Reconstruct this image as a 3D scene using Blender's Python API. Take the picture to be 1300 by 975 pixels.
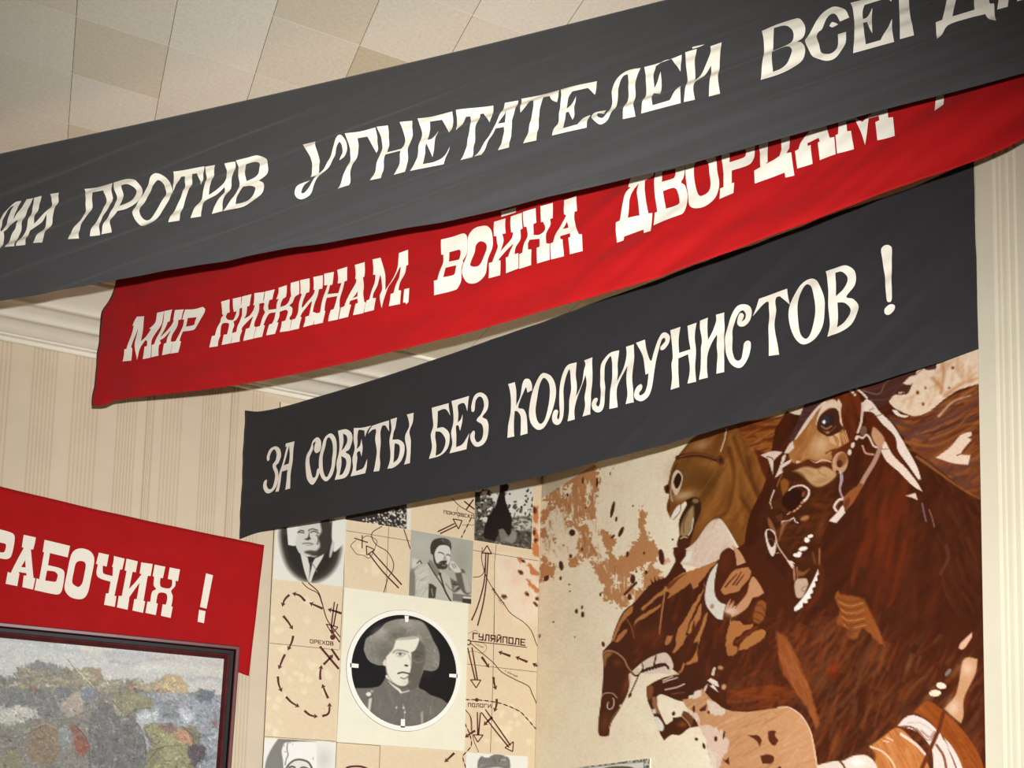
import bpy, bmesh, math
import numpy as np
from mathutils import Vector, Matrix
from mathutils.geometry import tessellate_polygon

for o in list(bpy.data.objects):
    bpy.data.objects.remove(o)
SC = bpy.context.scene
COL = SC.collection
RNG = np.random.RandomState(7)

# ------------------------------------------------------------------ camera
# rows: camera right, camera down, camera forward, as world vectors (x along the map wall, y away, z up)
WM = np.array([[0.9095970607848954, -0.41470739833906134, 0.02551393294508697],
               [0.06433454201004554, 0.07990981952442877, -0.994723824711126],
               [0.41048051563483134, 0.9064392944408469, 0.09936574750759286]])
FPX, CPX, CPY = 1370.55, 650.0, 944.957          # focal length and optical axis in the 1300x975 frame
CAM = np.array([0.0, 0.0, 1.6])
cd = bpy.data.cameras.new('camera')
cam = bpy.data.objects.new('camera', cd)
COL.objects.link(cam)
cd.sensor_fit = 'HORIZONTAL'
cd.sensor_width = 36.0
cd.lens = 36.0 * FPX / 1300.0
cd.shift_y = (CPY - 487.5) / 1300.0
cd.clip_start = 0.05
rt, up, bk = WM[0], -WM[1], -WM[2]
cam.matrix_world = Matrix(((rt[0], up[0], bk[0], CAM[0]), (rt[1], up[1], bk[1], CAM[1]),
                           (rt[2], up[2], bk[2], CAM[2]), (0, 0, 0, 1)))
SC.camera = cam

# ------------------------------------------------------------------ light
SC.view_settings.view_transform = 'Standard'
SC.view_settings.look = 'None'
SC.view_settings.gamma = 1.0
SC.view_settings.use_curve_mapping = False
SC.view_settings.exposure = 0.0
world = bpy.data.worlds.new('world')
SC.world = world
world.use_nodes = True
bg = world.node_tree.nodes['Background']
bg.inputs[0].default_value = (1.0, 0.93, 0.83, 1)
bg.inputs[1].default_value = 0.075                # dim room light
fl = bpy.data.lights.new('camera_flash', 'SPOT')  # the camera's own flash just above its lens
fl.energy = 1680.0
fl.color = (0.95, 0.975, 1.0)
fl.spot_size = math.radians(85)
fl.spot_blend = 1.0
fl.shadow_soft_size = 0.016
flo = bpy.data.objects.new('camera_flash', fl)
COL.objects.link(flo)
fpos = CAM + 0.122 * up - 0.02 * WM[2]
d = (-0.05 * WM[0] + 0.047 * up + 1.0 * WM[2])
d = d / np.linalg.norm(d)
flo.location = Vector(fpos)
flo.rotation_euler = Vector(d).to_track_quat('-Z', 'Y').to_euler()
flo.scale = (1.08, 1.0, 1.0)                      # a flash reflector throws a slightly wide beam

# ------------------------------------------------------------------ geometry of the room
HC = CAM[2] + 2.7678           # ceiling height
YB = 6.19                      # map wall
XR = 2.969                     # mural wall


def ray(x, y):
    x = np.asarray(x, float)
    y = np.asarray(y, float)
    a = (x - CPX) / FPX
    b = (y - CPY) / FPX
    return a[..., None] * WM[0] + b[..., None] * WM[1] + WM[2]


class Plane:
    """flat surface in the room: point, inward normal; meets lines of sight and carries drawings"""
    def __init__(self, p, n):
        self.p = np.array(p, float)
        self.n = np.array(n, float) / np.linalg.norm(n)

    def at(self, x, y, off=0.0):
        dd = ray(x, y)
        t = ((self.p + self.n * off - CAM) @ self.n) / (dd @ self.n)
        return CAM + dd * t[..., None]


def project(P):
    q = (np.asarray(P) - CAM) @ WM.T
    return CPX + FPX * q[..., 0] / q[..., 2], CPY + FPX * q[..., 1] / q[..., 2]


WALLB = Plane((0, YB, 0), (0, -1, 0))
WALLR = Plane((XR, 0, 0), (-1, 0, 0))

# ------------------------------------------------------------------ helpers


def lin(c):
    c = np.asarray(c, float) / 255.0
    return np.where(c <= 0.04045, c / 12.92, ((c + 0.055) / 1.055) ** 2.4)


def nodes_of(name, rough=0.6, spec=0.3):
    m = bpy.data.materials.new(name)
    m.use_nodes = True
    b = m.node_tree.nodes['Principled BSDF']
    b.inputs['Roughness'].default_value = rough
    b.inputs['Specular IOR Level'].default_value = spec
    return m, m.node_tree.nodes, m.node_tree.links, b


def mat(name, rgb, rough=0.6, spec=0.25, var=0.06, scale=12.0, bump=0.0, bscale=60.0, sheen=0.0, stretch=None):
    """plain procedural surface: base colour with soft noise variation and optional bump"""
    m, n, l, b = nodes_of(name, rough, spec)
    c = lin(rgb)
    tc = n.new('ShaderNodeTexCoord')
    mp = n.new('ShaderNodeMapping')
    if stretch:
        mp.inputs['Scale'].default_value = stretch
    l.new(tc.outputs['Object'], mp.inputs[0])
    nz = n.new('ShaderNodeTexNoise')
    nz.inputs['Scale'].default_value = scale
    nz.inputs['Detail'].default_value = 5
    l.new(mp.outputs[0], nz.inputs['Vector'])
    cr = n.new('ShaderNodeValToRGB')
    cr.color_ramp.elements[0].position = 0.3
    cr.color_ramp.elements[1].position = 0.7
    cr.color_ramp.elements[0].color = (*(c * (1 - var)), 1)
    cr.color_ramp.elements[1].color = (*np.minimum(c * (1 + var), 1), 1)
    l.new(nz.outputs['Fac'], cr.inputs[0])
    l.new(cr.outputs[0], b.inputs['Base Color'])
    if sheen:
        b.inputs['Sheen Weight'].default_value = sheen
        b.inputs['Sheen Roughness'].default_value = 0.5
    if bump:
        nb = n.new('ShaderNodeTexNoise')
        nb.inputs['Scale'].default_value = bscale
        nb.inputs['Detail'].default_value = 4
        l.new(mp.outputs[0], nb.inputs['Vector'])
        bp = n.new('ShaderNodeBump')
        bp.inputs['Strength'].default_value = bump
        bp.inputs['Distance'].default_value = 0.01
        l.new(nb.outputs['Fac'], bp.inputs['Height'])
        l.new(bp.outputs[0], b.inputs['Normal'])
    return m


def paint_mat(name, rough=0.7, spec=0.2, bump=0.0, bscale=200.0, var=0.05, vscale=40.0):
    """painted or printed surface: its colours come from the picture laid into the mesh"""
    m, n, l, b = nodes_of(name, rough, spec)
    at = n.new('ShaderNodeAttribute')
    at.attribute_name = 'paint'
    tc = n.new('ShaderNodeTexCoord')
    nz = n.new('ShaderNodeTexNoise')
    nz.inputs['Scale'].default_value = vscale
    nz.inputs['Detail'].default_value = 4
    l.new(tc.outputs['Object'], nz.inputs['Vector'])
    mr = n.new('ShaderNodeMapRange')
    mr.inputs['To Min'].default_value = 1 - var
    mr.inputs['To Max'].default_value = 1 + var
    l.new(nz.outputs['Fac'], mr.inputs['Value'])
    mx = n.new('ShaderNodeVectorMath')
    mx.operation = 'SCALE'
    l.new(at.outputs['Color'], mx.inputs[0])
    l.new(mr.outputs[0], mx.inputs['Scale'])
    l.new(mx.outputs[0], b.inputs['Base Color'])
    if bump:
        nb = n.new('ShaderNodeTexNoise')
        nb.inputs['Scale'].default_value = bscale
        nb.inputs['Detail'].default_value = 3
        l.new(tc.outputs['Object'], nb.inputs['Vector'])
        bp = n.new('ShaderNodeBump')
        bp.inputs['Strength'].default_value = bump
        bp.inputs['Distance'].default_value = 0.004
        l.new(nb.outputs['Fac'], bp.inputs['Height'])
        l.new(bp.outputs[0], b.inputs['Normal'])
    return m


def thing(name, label, cat, loc, group=None):
    o = bpy.data.objects.new(name, None)
    o.empty_display_size = 0.1
    COL.objects.link(o)
    o.location = Vector(loc)
    o['label'] = label
    o['category'] = cat
    if group:
        o['group'] = group
    return o


def tag(o, label, cat, group=None):
    o['label'] = label
    o['category'] = cat
    if group:
        o['group'] = group
    return o


def obj(name, V, F, m, parent=None, smooth=False, label=None):
    V = np.asarray(V, float)
    if parent is not None:
        root = parent
        off = np.array(root.location)
        while root.parent is not None:
            root = root.parent
            off = off + np.array(root.location)
        V = V - off
    me = bpy.data.meshes.new(name)
    me.from_pydata(V.tolist(), [], F)
    me.materials.append(m)
    if smooth:
        me.polygons.foreach_set('use_smooth', [True] * len(me.polygons))
    me.update()
    o = bpy.data.objects.new(name, me)
    COL.objects.link(o)
    if parent is not None:
        o.parent = parent
    if label:
        o['label'] = label
    return o


def structure(o):
    o['kind'] = 'structure'
    return o


def box(lo, hi):
    x0, y0, z0 = lo
    x1, y1, z1 = hi
    V = [(x0, y0, z0), (x1, y0, z0), (x1, y1, z0), (x0, y1, z0), (x0, y0, z1), (x1, y0, z1), (x1, y1, z1), (x0, y1, z1)]
    F = [(0, 3, 2, 1), (4, 5, 6, 7), (0, 1, 5, 4), (1, 2, 6, 5), (2, 3, 7, 6), (3, 0, 4, 7)]
    return V, F


def sweep(profile, a, b):
    """extrude an open profile (list of 3D points) from offset a to offset b"""
    n = len(profile)
    P = np.array(profile, float)
    V = np.vstack([P + np.array(a), P + np.array(b)])
    F = [(i, i + 1, n + i + 1, n + i) for i in range(n - 1)]
    return V, F


def parse(s, T=None):
    """outline text: 'x,y' corners, '~x,y' smooth points; closed curve"""
    pts, sm = [], []
    for w in s.split():
        sm.append(w[0] == '~')
        a, b = w.lstrip('~').split(',')
        pts.append((float(a), float(b)))
    P = np.array(pts)
    if T:
        P = P / T[2] + np.array(T[:2])
    return P, sm


def curve(s, T=None, closed=True, k=5):
    P, sm = parse(s, T)
    n = len(P)
    out = []
    for i in range(n if closed else n - 1):
        j = (i + 1) % n
        p1, p2 = P[i], P[j]
        if not sm[i] and not sm[j]:
            out.append(p1)
            continue
        p0 = P[(i - 1) % n] if (closed or i > 0) else p1
        p3 = P[(j + 1) % n] if (closed or j < n - 1) else p2
        L = np.linalg.norm(p2 - p1)
        m1 = (p2 - p0) / 2 if sm[i] else (p2 - p1)
        m2 = (p3 - p1) / 2 if sm[j] else (p2 - p1)
        for mm in (m1, m2):
            ln = np.linalg.norm(mm)
            if ln > 1.2 * L > 0:
                mm *= 1.2 * L / ln
        for q in range(k):
            t = q / k
            out.append((2 * t**3 - 3 * t**2 + 1) * p1 + (t**3 - 2 * t**2 + t) * m1 + (-2 * t**3 + 3 * t**2) * p2 + (t**3 - t**2) * m2)
    if not closed:
        out.append(P[-1])
    return np.array(out)


def fill(loops):
    """triangulate 2D loops (first is the outline, the rest are holes)"""
    flat = np.vstack(loops)
    tris = tessellate_polygon([[Vector((p[0], p[1], 0)) for p in L] for L in loops])
    F = []
    for t in tris:
        a, b, c = (flat[i] for i in t)
        ar = (b[0] - a[0]) * (c[1] - a[1]) - (b[1] - a[1]) * (c[0] - a[0])
        if abs(ar) < 1e-9:
            continue
        F.append(tuple(t) if ar < 0 else (t[0], t[2], t[1]))      # photo y runs down: faces the viewer
    return flat, F


def refine(V, F, L):
    """split long edges so that a flat cut-out can follow the folds of the cloth"""
    bm = bmesh.new()
    vs = [bm.verts.new((p[0], p[1], 0)) for p in V]
    for f in F:
        try:
            bm.faces.new([vs[i] for i in f])
        except ValueError:
            pass
    for _ in range(6):
        es = [e for e in bm.edges if e.calc_length() > L]
        if not es:
            break
        bmesh.ops.subdivide_edges(bm, edges=es, cuts=1)
        bmesh.ops.triangulate(bm, faces=[f for f in bm.faces if len(f.verts) > 3])
    bm.verts.index_update()
    V2 = np.array([v.co[:2] for v in bm.verts])
    F2 = [tuple(v.index for v in f.verts) for f in bm.faces]
    bm.free()
    return V2, F2


def ribbon(P, w0, w1=None):
    """flat band of the given width along a 2D line"""
    P = np.asarray(P, float)
    w1 = w0 if w1 is None else w1
    t = np.gradient(P, axis=0) if len(P) > 2 else np.repeat((P[1] - P[0])[None], 2, 0)
    t = t / (np.linalg.norm(t, axis=1, keepdims=True) + 1e-9)
    nrm = np.c_[-t[:, 1], t[:, 0]]
    w = np.linspace(w0, w1, len(P))[:, None] / 2
    V = np.vstack([P + nrm * w, P - nrm * w])
    n = len(P)
    F = [(i, i + 1, n + i + 1, n + i) for i in range(n - 1)]
    return V, F


def merge(parts):
    V, F = [], []
    for v, f in parts:
        k = len(V)
        V.extend(np.asarray(v).tolist())
        F.extend(tuple(i + k for i in q) for q in f)
    return np.array(V), F


def fix_facing(V, F, n):
    """turn every face to the side of the normal n"""
    V = np.asarray(V)
    out = []
    for f in F:
        a, b, c = V[f[0]], V[f[1]], V[f[2]]
        out.append(f if np.dot(np.cross(b - a, c - a), n) >= 0 else tuple(reversed(f)))
    return out


# ------------------------------------------------------------------ picture painting on a grid


def noise2(x, y, s, seed=0):
    """smooth value noise"""
    r = np.random.RandomState(seed)
    tab = r.rand(64, 64)
    u, v = x / s, y / s
    i, j = np.floor(u).astype(int), np.floor(v).astype(int)
    fu, fv = u - i, v - j
    fu, fv = fu * fu * (3 - 2 * fu), fv * fv * (3 - 2 * fv)
    g = lambda a, b: tab[a % 64, b % 64]
    return (g(i, j) * (1 - fu) + g(i + 1, j) * fu) * (1 - fv) + (g(i, j + 1) * (1 - fu) + g(i + 1, j + 1) * fu) * fv


class Canvas:
    """grid of points lying on a plane in the room; pictures are painted into it as vertex colours"""
    def __init__(self, G, base):
        self.G = G                                   # rows x cols x 3, world points
        self.X, self.Y = project(G)
        self.x, self.y = self.X, self.Y
        self.img = np.ones(G.shape) * np.array(base, float)
        self.rid = np.zeros(G.shape[:2], int)
        self.T = None

    def _box(self, P, pad):
        a = (self.x > P[:, 0].min() - pad) & (self.x < P[:, 0].max() + pad) & (self.y > P[:, 1].min() - pad) & (self.y < P[:, 1].max() + pad)
        r = np.where(a.any(1))[0]
        c = np.where(a.any(0))[0]
        if len(r) == 0:
            return None
        return slice(r[0], r[-1] + 1), slice(c[0], c[-1] + 1)

    def mask_line(self, P, w0, w1, soft):
        b = self._box(P, max(w0, w1) / 2 + soft + 1)
        if b is None:
            return None, None
        x, y = self.x[b], self.y[b]
        best = np.full(x.shape, 1e9)
        wid = np.full(x.shape, float(w0))
        n = len(P) - 1
        for i in range(n):
            a, c = P[i], P[i + 1]
            e = c - a
            t = np.clip(((x - a[0]) * e[0] + (y - a[1]) * e[1]) / (e @ e + 1e-9), 0, 1)
            dd = np.hypot(x - a[0] - t * e[0], y - a[1] - t * e[1])
            k = dd < best
            best = np.where(k, dd, best)
            wid = np.where(k, w0 + (w1 - w0) * (i + t) / n, wid)
        return b, np.clip(0.5 + (wid / 2 - best) / soft, 0, 1)

    def mask_poly(self, P, soft, warp=0.0, seed=1, ws=(5, 9)):
        b = self._box(P, soft + warp + 1)
        if b is None:
            return None, None
        x, y = self.x[b], self.y[b]
        if warp:
            x = x + warp * (2 * noise2(x / ws[0], y / ws[1], 1.0, seed) - 1) + warp * .5 * (2 * noise2(x / ws[0], y / ws[1], .4, seed + 1) - 1)
            y = y + warp * 1.6 * (2 * noise2(x / ws[0], y / ws[1], .8, seed + 5) - 1)
        ins = np.zeros(x.shape, bool)
        best = np.full(x.shape, 1e9)
        n = len(P)
        for i in range(n):
            a, c = P[i], P[(i + 1) % n]
            e = c - a
            cr = ((a[1] > y) != (c[1] > y))
            if cr.any():
                xi = a[0] + (y - a[1]) * e[0] / (e[1] if abs(e[1]) > 1e-9 else 1e-9)
                ins ^= cr & (x < xi)
            t = np.clip(((x - a[0]) * e[0] + (y - a[1]) * e[1]) / (e @ e + 1e-9), 0, 1)
            best = np.minimum(best, np.hypot(x - a[0] - t * e[0], y - a[1] - t * e[1]))
        return b, np.clip(0.5 + np.where(ins, best, -best) / soft, 0, 1)

    def _put(self, b, m, col, alpha, rid):
        if b is None:
            return
        m = m * alpha
        self.img[b] = self.img[b] * (1 - m[..., None]) + np.array(col, float) * m[..., None]
        if rid is not None:
            r = self.rid[b]
            r[m > 0.5] = rid
            self.rid[b] = r

    def poly(self, s, col, alpha=1.0, soft=1.0, warp=0.0, seed=1, rid=None, ws=(5, 9), holes=()):
        P = curve(s, self.T) if isinstance(s, str) else np.asarray(s)
        b, m = self.mask_poly(P, soft, warp, seed, ws)
        if b is None:
            return
        for h in holes:
            Ph = curve(h, self.T)
            b2, m2 = self.mask_poly(Ph, soft, warp, seed, ws)
            if b2 is None:
                continue
            full = np.zeros(self.x.shape)
            full[b2] = m2
            m = m * (1 - full[b])
        self._put(b, m, col, alpha, rid)

    def line(self, s, w, col, alpha=1.0, w1=None, soft=1.0, rid=None):
        """w in crop units"""
        P = curve(s, self.T, closed=False) if isinstance(s, str) else np.asarray(s)
        k = self.T[2] if (self.T and isinstance(s, str)) else 1.0
        b, m = self.mask_line(P, w / k, (w if w1 is None else w1) / k, soft)
        self._put(b, m, col, alpha, rid)

    def dot(self, cx, cy, rx, ry, col, ang=0.0, alpha=1.0, soft=1.0):
        k = self.T[2] if self.T else 1.0
        o = self.T[:2] if self.T else (0, 0)
        c = np.array((cx / k + o[0], cy / k + o[1]))
        t = np.linspace(0, 2 * np.pi, 19)[:-1]
        a = math.radians(ang)
        u, v = rx / k * np.cos(t), ry / k * np.sin(t)
        P = c + np.c_[u * math.cos(a) - v * math.sin(a), u * math.sin(a) + v * math.cos(a)]
        b, m = self.mask_poly(P, soft)
        self._put(b, m, col, alpha, None)

    def blob(self, cx, cy, rx, ry, col, ang=0.0, alpha=1.0):
        k = self.T[2] if self.T else 1.0
        o = self.T[:2] if self.T else (0, 0)
        a = math.radians(ang)
        dx, dy = self.x - (cx / k + o[0]), self.y - (cy / k + o[1])
        u = (dx * math.cos(a) + dy * math.sin(a)) / (rx / k)
        v = (-dx * math.sin(a) + dy * math.cos(a)) / (ry / k)
        m = np.exp(-(u * u + v * v))
        self.img = self.img * (1 - (m * alpha)[..., None]) + np.array(col, float) * (m * alpha)[..., None]

    def strokes(self, s, n, length, width, ang, cols, alpha=0.5, jit=15, seed=3, soft=1.5, bend=0.0):
        """brush strokes inside an outline"""
        P = curve(s, self.T) if isinstance(s, str) else np.asarray(s)
        b, m = self.mask_poly(P, 1.0)
        if b is None:
            return
        r = np.random.RandomState(seed)
        xs, ys = self.x[b][m > 0.6], self.y[b][m > 0.6]
        if len(xs) == 0:
            return
        for i in range(n):
            q = r.randint(len(xs))
            a = math.radians(ang + r.uniform(-jit, jit))
            L = length * r.uniform(.5, 1.4) / 2
            dx, dy = math.cos(a) * L, math.sin(a) * L
            cx, cy = xs[q], ys[q]
            k = bend * r.uniform(-1, 1) * L
            pts = np.array([(cx - dx, cy - dy), (cx - dy / L * k, cy + dx / L * k), (cx + dx, cy + dy)])
            bb, mm = self.mask_line(pts, width * r.uniform(.5, 1.3), width * .3, soft)
            if bb is None:
                continue
            full = mm.copy()
            # keep inside the outline
            big = np.zeros(self.x.shape)
            big[b] = m
            self._put(bb, full * big[bb], cols[r.randint(len(cols))], alpha * r.uniform(.4, 1), None)

    def tone(self, xs, gains, tint=None):
        """how dark or light the pigments are mixed: gain by lightness"""
        L = self.img @ np.array((.3, .59, .11))
        g = np.interp(L, xs, gains)[..., None]
        v = lin(self.img) * g
        if tint is not None:
            k = np.interp(L, [90, 170], [1.0, 0.0])[..., None]
            v = v * (1 + k * (np.array(tint) - 1))
        self.img = 255 * np.where(v <= .0031308, v * 12.92, 1.055 * np.maximum(v, 1e-6) ** (1 / 2.4) - .055)

    def smear(self, amp, s, seed=1):
        """drag the wet paint about by small irregular amounts"""
        H, W = self.x.shape
        ii, jj = np.mgrid[0:H, 0:W].astype(float)
        di = amp * 2 * (noise2(ii, jj, s, seed) - .5) + amp * .7 * 2 * (noise2(ii, jj, s * .4, seed + 3) - .5)
        dj = amp * 2 * (noise2(ii, jj, s, seed + 1) - .5) + amp * .7 * 2 * (noise2(ii, jj, s * .4, seed + 4) - .5)
        a = np.clip(np.round(ii + di), 0, H - 1).astype(int)
        b = np.clip(np.round(jj + dj), 0, W - 1).astype(int)
        self.img = self.img[a, b]

    def impasto(self, s, n, length, width, ang, jit, seed=5, gain=.3, alpha=.8):
        """loaded-brush dabs that pick up the colour below and vary it"""
        P = curve(s, self.T) if isinstance(s, str) else np.asarray(s)
        b, m = self.mask_poly(P, 1.0)
        if b is None:
            return
        r = np.random.RandomState(seed)
        I, J = np.where(m > .6)
        xs, ys, im = self.x[b], self.y[b], self.img[b].copy()
        for i in range(n):
            q = r.randint(len(I))
            k = np.clip(im[I[q], J[q]] * (1 + gain * r.uniform(-1, 1)) + r.uniform(-8, 8, 3), 0, 250)
            a = math.radians(ang + r.uniform(-jit, jit))
            L = length * r.uniform(.4, 1.3) / 2
            cx, cy = xs[I[q], J[q]], ys[I[q], J[q]]
            w = width * r.uniform(.5, 1.3)
            bend = r.uniform(-.3, .3) * L
            pts = np.array([(cx - math.cos(a) * L, cy - math.sin(a) * L), (cx - math.sin(a) * bend, cy + math.cos(a) * bend), (cx + math.cos(a) * L, cy + math.sin(a) * L)])
            bb, mm = self.mask_line(pts, w, w * .6, .9)
            self._put(bb, mm, k, alpha * r.uniform(.5, 1), None)

    def grain(self, amp, s=1.2, seed=2):
        n = noise2(self.x, self.y, s, seed) - .5
        self.img = np.clip(self.img * (1 + amp * 2 * n[..., None]), 0, 255)

    def build(self, name, m, parent, ids=None, gain=1.0, names=None, thick=0.0):
        """turn the painted grid, or the regions of it with the given ids, into meshes"""
        H, W = self.x.shape
        idx = np.arange(H * W).reshape(H, W)
        Q = np.stack([idx[:-1, :-1], idx[1:, :-1], idx[1:, 1:], idx[:-1, 1:]], -1).reshape(-1, 4)
        rq = self.rid[:-1, :-1].reshape(-1)
        colr = np.minimum(lin(self.img.reshape(-1, 3)) * gain, 0.95)
        Vall = self.G.reshape(-1, 3)
        res = []
        for k, (i, nm) in enumerate(names or [(None, name)]):
            q = Q if i is None else Q[rq == i]
            if len(q) == 0:
                continue
            used = np.unique(q)
            rm = np.full(H * W, -1)
            rm[used] = np.arange(len(used))
            q = rm[q]
            off = np.zeros(3)
            pr = parent
            while pr is not None:
                off += np.array(pr.location)
                pr = pr.parent
            V = Vall[used] - off
            me = bpy.data.meshes.new(nm)
            me.vertices.add(len(V))
            me.vertices.foreach_set('co', V.astype(np.float32).ravel())
            me.loops.add(4 * len(q))
            me.loops.foreach_set('vertex_index', q.astype(np.int32).ravel())
            me.polygons.add(len(q))
            me.polygons.foreach_set('loop_start', np.arange(0, 4 * len(q), 4, dtype=np.int32))
            me.update(calc_edges=True)
            ca = me.color_attributes.new('paint', 'FLOAT_COLOR', 'POINT')
            rgba = np.c_[colr[used], np.ones(len(used))].astype(np.float32)
            ca.data.foreach_set('color', rgba.ravel())
            me.materials.append(m)
            o = bpy.data.objects.new(nm, me)
            COL.objects.link(o)
            if parent is not None:
                o.parent = parent
            res.append(o)
        return res


def plane_grid(plane, quad, nx, ny, off=0.0):
    """grid on a plane between four corners seen at the given places: TL, TR, BR, BL"""
    q = [plane.at(np.float64(a), np.float64(b), off) for a, b in quad]
    u = np.linspace(0, 1, nx)[None, :, None]
    v = np.linspace(0, 1, ny)[:, None, None]
    return (q[0] * (1 - u) + q[1] * u) * (1 - v) + (q[3] * (1 - u) + q[2] * u) * v

# ================================================================== ROOM SHELL
M_WALL = mat('cream_wall_paint', (209, 190, 162), rough=0.55, spec=0.25, var=0.035, scale=5, bump=0.05, bscale=30)
M_PIL = mat('cream_pilaster_paint', (214, 204, 178), rough=0.5, spec=0.3, var=0.03, scale=4, bump=0.04, bscale=30)
M_CORN = mat('white_cornice_paint', (232, 224, 205), rough=0.6, spec=0.2, var=0.03, scale=6, bump=0.05, bscale=40)
M_FLOOR = mat('parquet_floor', (92, 76, 62), rough=0.45, spec=0.4, var=0.2, scale=8, stretch=(1, 8, 1))

# boarded wall behind the map: flat boards, bands of fine reeds and double grooves
BD = 0.010                                       # board thickness in front of the groove bottoms


def xb(px, py=600):
    return float(WALLB.at(np.float64(px), np.float64(py))[0])


prof = []


def board(x0, x1):
    prof.extend([(x0, BD - .004), (x0 + .005, BD), (x1 - .005, BD), (x1, BD - .004)])


def reeds(x0, x1, n):
    w = (x1 - x0) / n
    for i in range(n):
        a = x0 + i * w
        prof.extend([(a + .0002, BD * .55), (a + w * .14, BD * .80), (a + w * .30, BD * .97), (a + w * .70, BD * .97), (a + w * .86, BD * .80), (a + w - .0002, BD * .55)])


def groove(x0, x1):
    w = (x1 - x0) / 5
    prof.extend([(x0, BD), (x0 + w, BD * .3), (x0 + 1.6 * w, BD * .3), (x0 + 2.0 * w, BD), (x0 + 3.0 * w, BD), (x0 + 3.4 * w, BD * .3), (x0 + 4 * w, BD * .3), (x1, BD)])


seq = [('r', 33, 62.5, 6), ('r', 87, 118.5, 6), ('r', 145, 168.5, 6), ('g', 182, 190.5, 0), ('r', 203.5, 226.5, 5), ('r', 253.5, 275, 6),
       ('g', 289.5, 298, 0)]
items = [(k, xb(a), xb(b), n) for k, a, b, n in seq]
per = items[4][1] - items[1][1]
left = []
x = items[0][1]
for k in range(14):
    left.append(('r', x - .245 * (k + 1), x - .245 * (k + 1) + .13, 6))
right = [('r', xb(303, 875), xb(316, 875), 3)]
allit = sorted(left + items + right, key=lambda t: t[1])
cur = -3.6
for k, a, b, n in allit:
    if a > cur:
        board(cur, a)
    (reeds if k == 'r' else groove)(*((a, b, n) if k == 'r' else (a, b)))
    cur = b
board(cur, XR + 0.25)
P3 = [(px, YB - dd + BD, 0.0) for px, dd in prof]
V, F = sweep(P3, (0, 0, 0.0), (0, 0, HC))
structure(obj('wall_back', V, fix_facing(V, F, (0, -1, 0)), M_WALL))

# wall with the mural, behind the pilasters
V, F = box((XR + .001, -2.2, 0), (XR + .2, YB + .1, HC))
structure(obj('wall_right', V, F, M_WALL))
V, F = box((-3.6, -2.2, -.1), (XR + .2, YB + .1, 0))
structure(obj('floor', V, F, M_FLOOR))

# ceiling of 30 cm acoustic tiles
m, n, l, b = nodes_of('ceiling_tiles', 0.8, 0.15)
tc = n.new('ShaderNodeTexCoord')
mp = n.new('ShaderNodeMapping')
mp.inputs['Location'].default_value = (0.0, -0.117 / 0.3, 0)
mp.inputs['Scale'].default_value = (1 / .3, 1 / .3, 1)
l.new(tc.outputs['Object'], mp.inputs[0])
sep = n.new('ShaderNodeSeparateXYZ')
l.new(mp.outputs[0], sep.inputs[0])
fl0 = n.new('ShaderNodeVectorMath')
fl0.operation = 'FLOOR'
l.new(mp.outputs[0], fl0.inputs[0])
wn = n.new('ShaderNodeTexWhiteNoise')
wn.noise_dimensions = '2D'
l.new(fl0.outputs[0], wn.inputs['Vector'])
ramp = n.new('ShaderNodeValToRGB')
ramp.color_ramp.elements[0].position = 0.0
ramp.color_ramp.elements[0].color = (*lin((198, 182, 148)), 1)
ramp.color_ramp.elements[1].position = 1.0
ramp.color_ramp.elements[1].color = (*lin((228, 218, 196)), 1)
e = ramp.color_ramp.elements.new(0.12)
e.color = (*lin((214, 200, 172)), 1)
e = ramp.color_ramp.elements.new(0.26)
e.color = (*lin((222, 211, 187)), 1)
l.new(wn.outputs['Value'], ramp.inputs[0])
nz = n.new('ShaderNodeTexNoise')
nz.inputs['Scale'].default_value = 90
nz.inputs['Detail'].default_value = 6
l.new(tc.outputs['Object'], nz.inputs['Vector'])
mr = n.new('ShaderNodeMapRange')
mr.inputs['From Min'].default_value = 0.3
mr.inputs['From Max'].default_value = 0.7
mr.inputs['To Min'].default_value = 0.93
mr.inputs['To Max'].default_value = 1.06
l.new(nz.outputs['Fac'], mr.inputs['Value'])
sc = n.new('ShaderNodeVectorMath')
sc.operation = 'SCALE'
l.new(ramp.outputs[0], sc.inputs[0])
l.new(mr.outputs[0], sc.inputs['Scale'])


def seam(sock, half):
    fr = n.new('ShaderNodeMath')
    fr.operation = 'FRACT'
    l.new(sock, fr.inputs[0])
    s1 = n.new('ShaderNodeMath')
    s1.operation = 'SUBTRACT'
    l.new(fr.outputs[0], s1.inputs[0])
    s1.inputs[1].default_value = 0.5
    ab = n.new('ShaderNodeMath')
    ab.operation = 'ABSOLUTE'
    l.new(s1.outputs[0], ab.inputs[0])
    gt = n.new('ShaderNodeMath')
    gt.operation = 'GREATER_THAN'
    l.new(ab.outputs[0], gt.inputs[0])
    gt.inputs[1].default_value = 0.5 - half
    return gt.outputs[0]


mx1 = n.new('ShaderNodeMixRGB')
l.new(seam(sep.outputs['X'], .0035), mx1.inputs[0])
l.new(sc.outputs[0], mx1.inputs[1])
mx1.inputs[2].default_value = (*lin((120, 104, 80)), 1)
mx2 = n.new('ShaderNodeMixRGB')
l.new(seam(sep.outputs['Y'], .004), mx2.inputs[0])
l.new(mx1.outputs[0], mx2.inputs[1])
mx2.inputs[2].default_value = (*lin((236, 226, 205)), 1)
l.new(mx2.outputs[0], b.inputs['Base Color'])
V, F = box((-3.6, -2.2, HC), (XR + .2, YB + .1, HC + .1))
structure(obj('ceiling', V, F, m))

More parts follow.
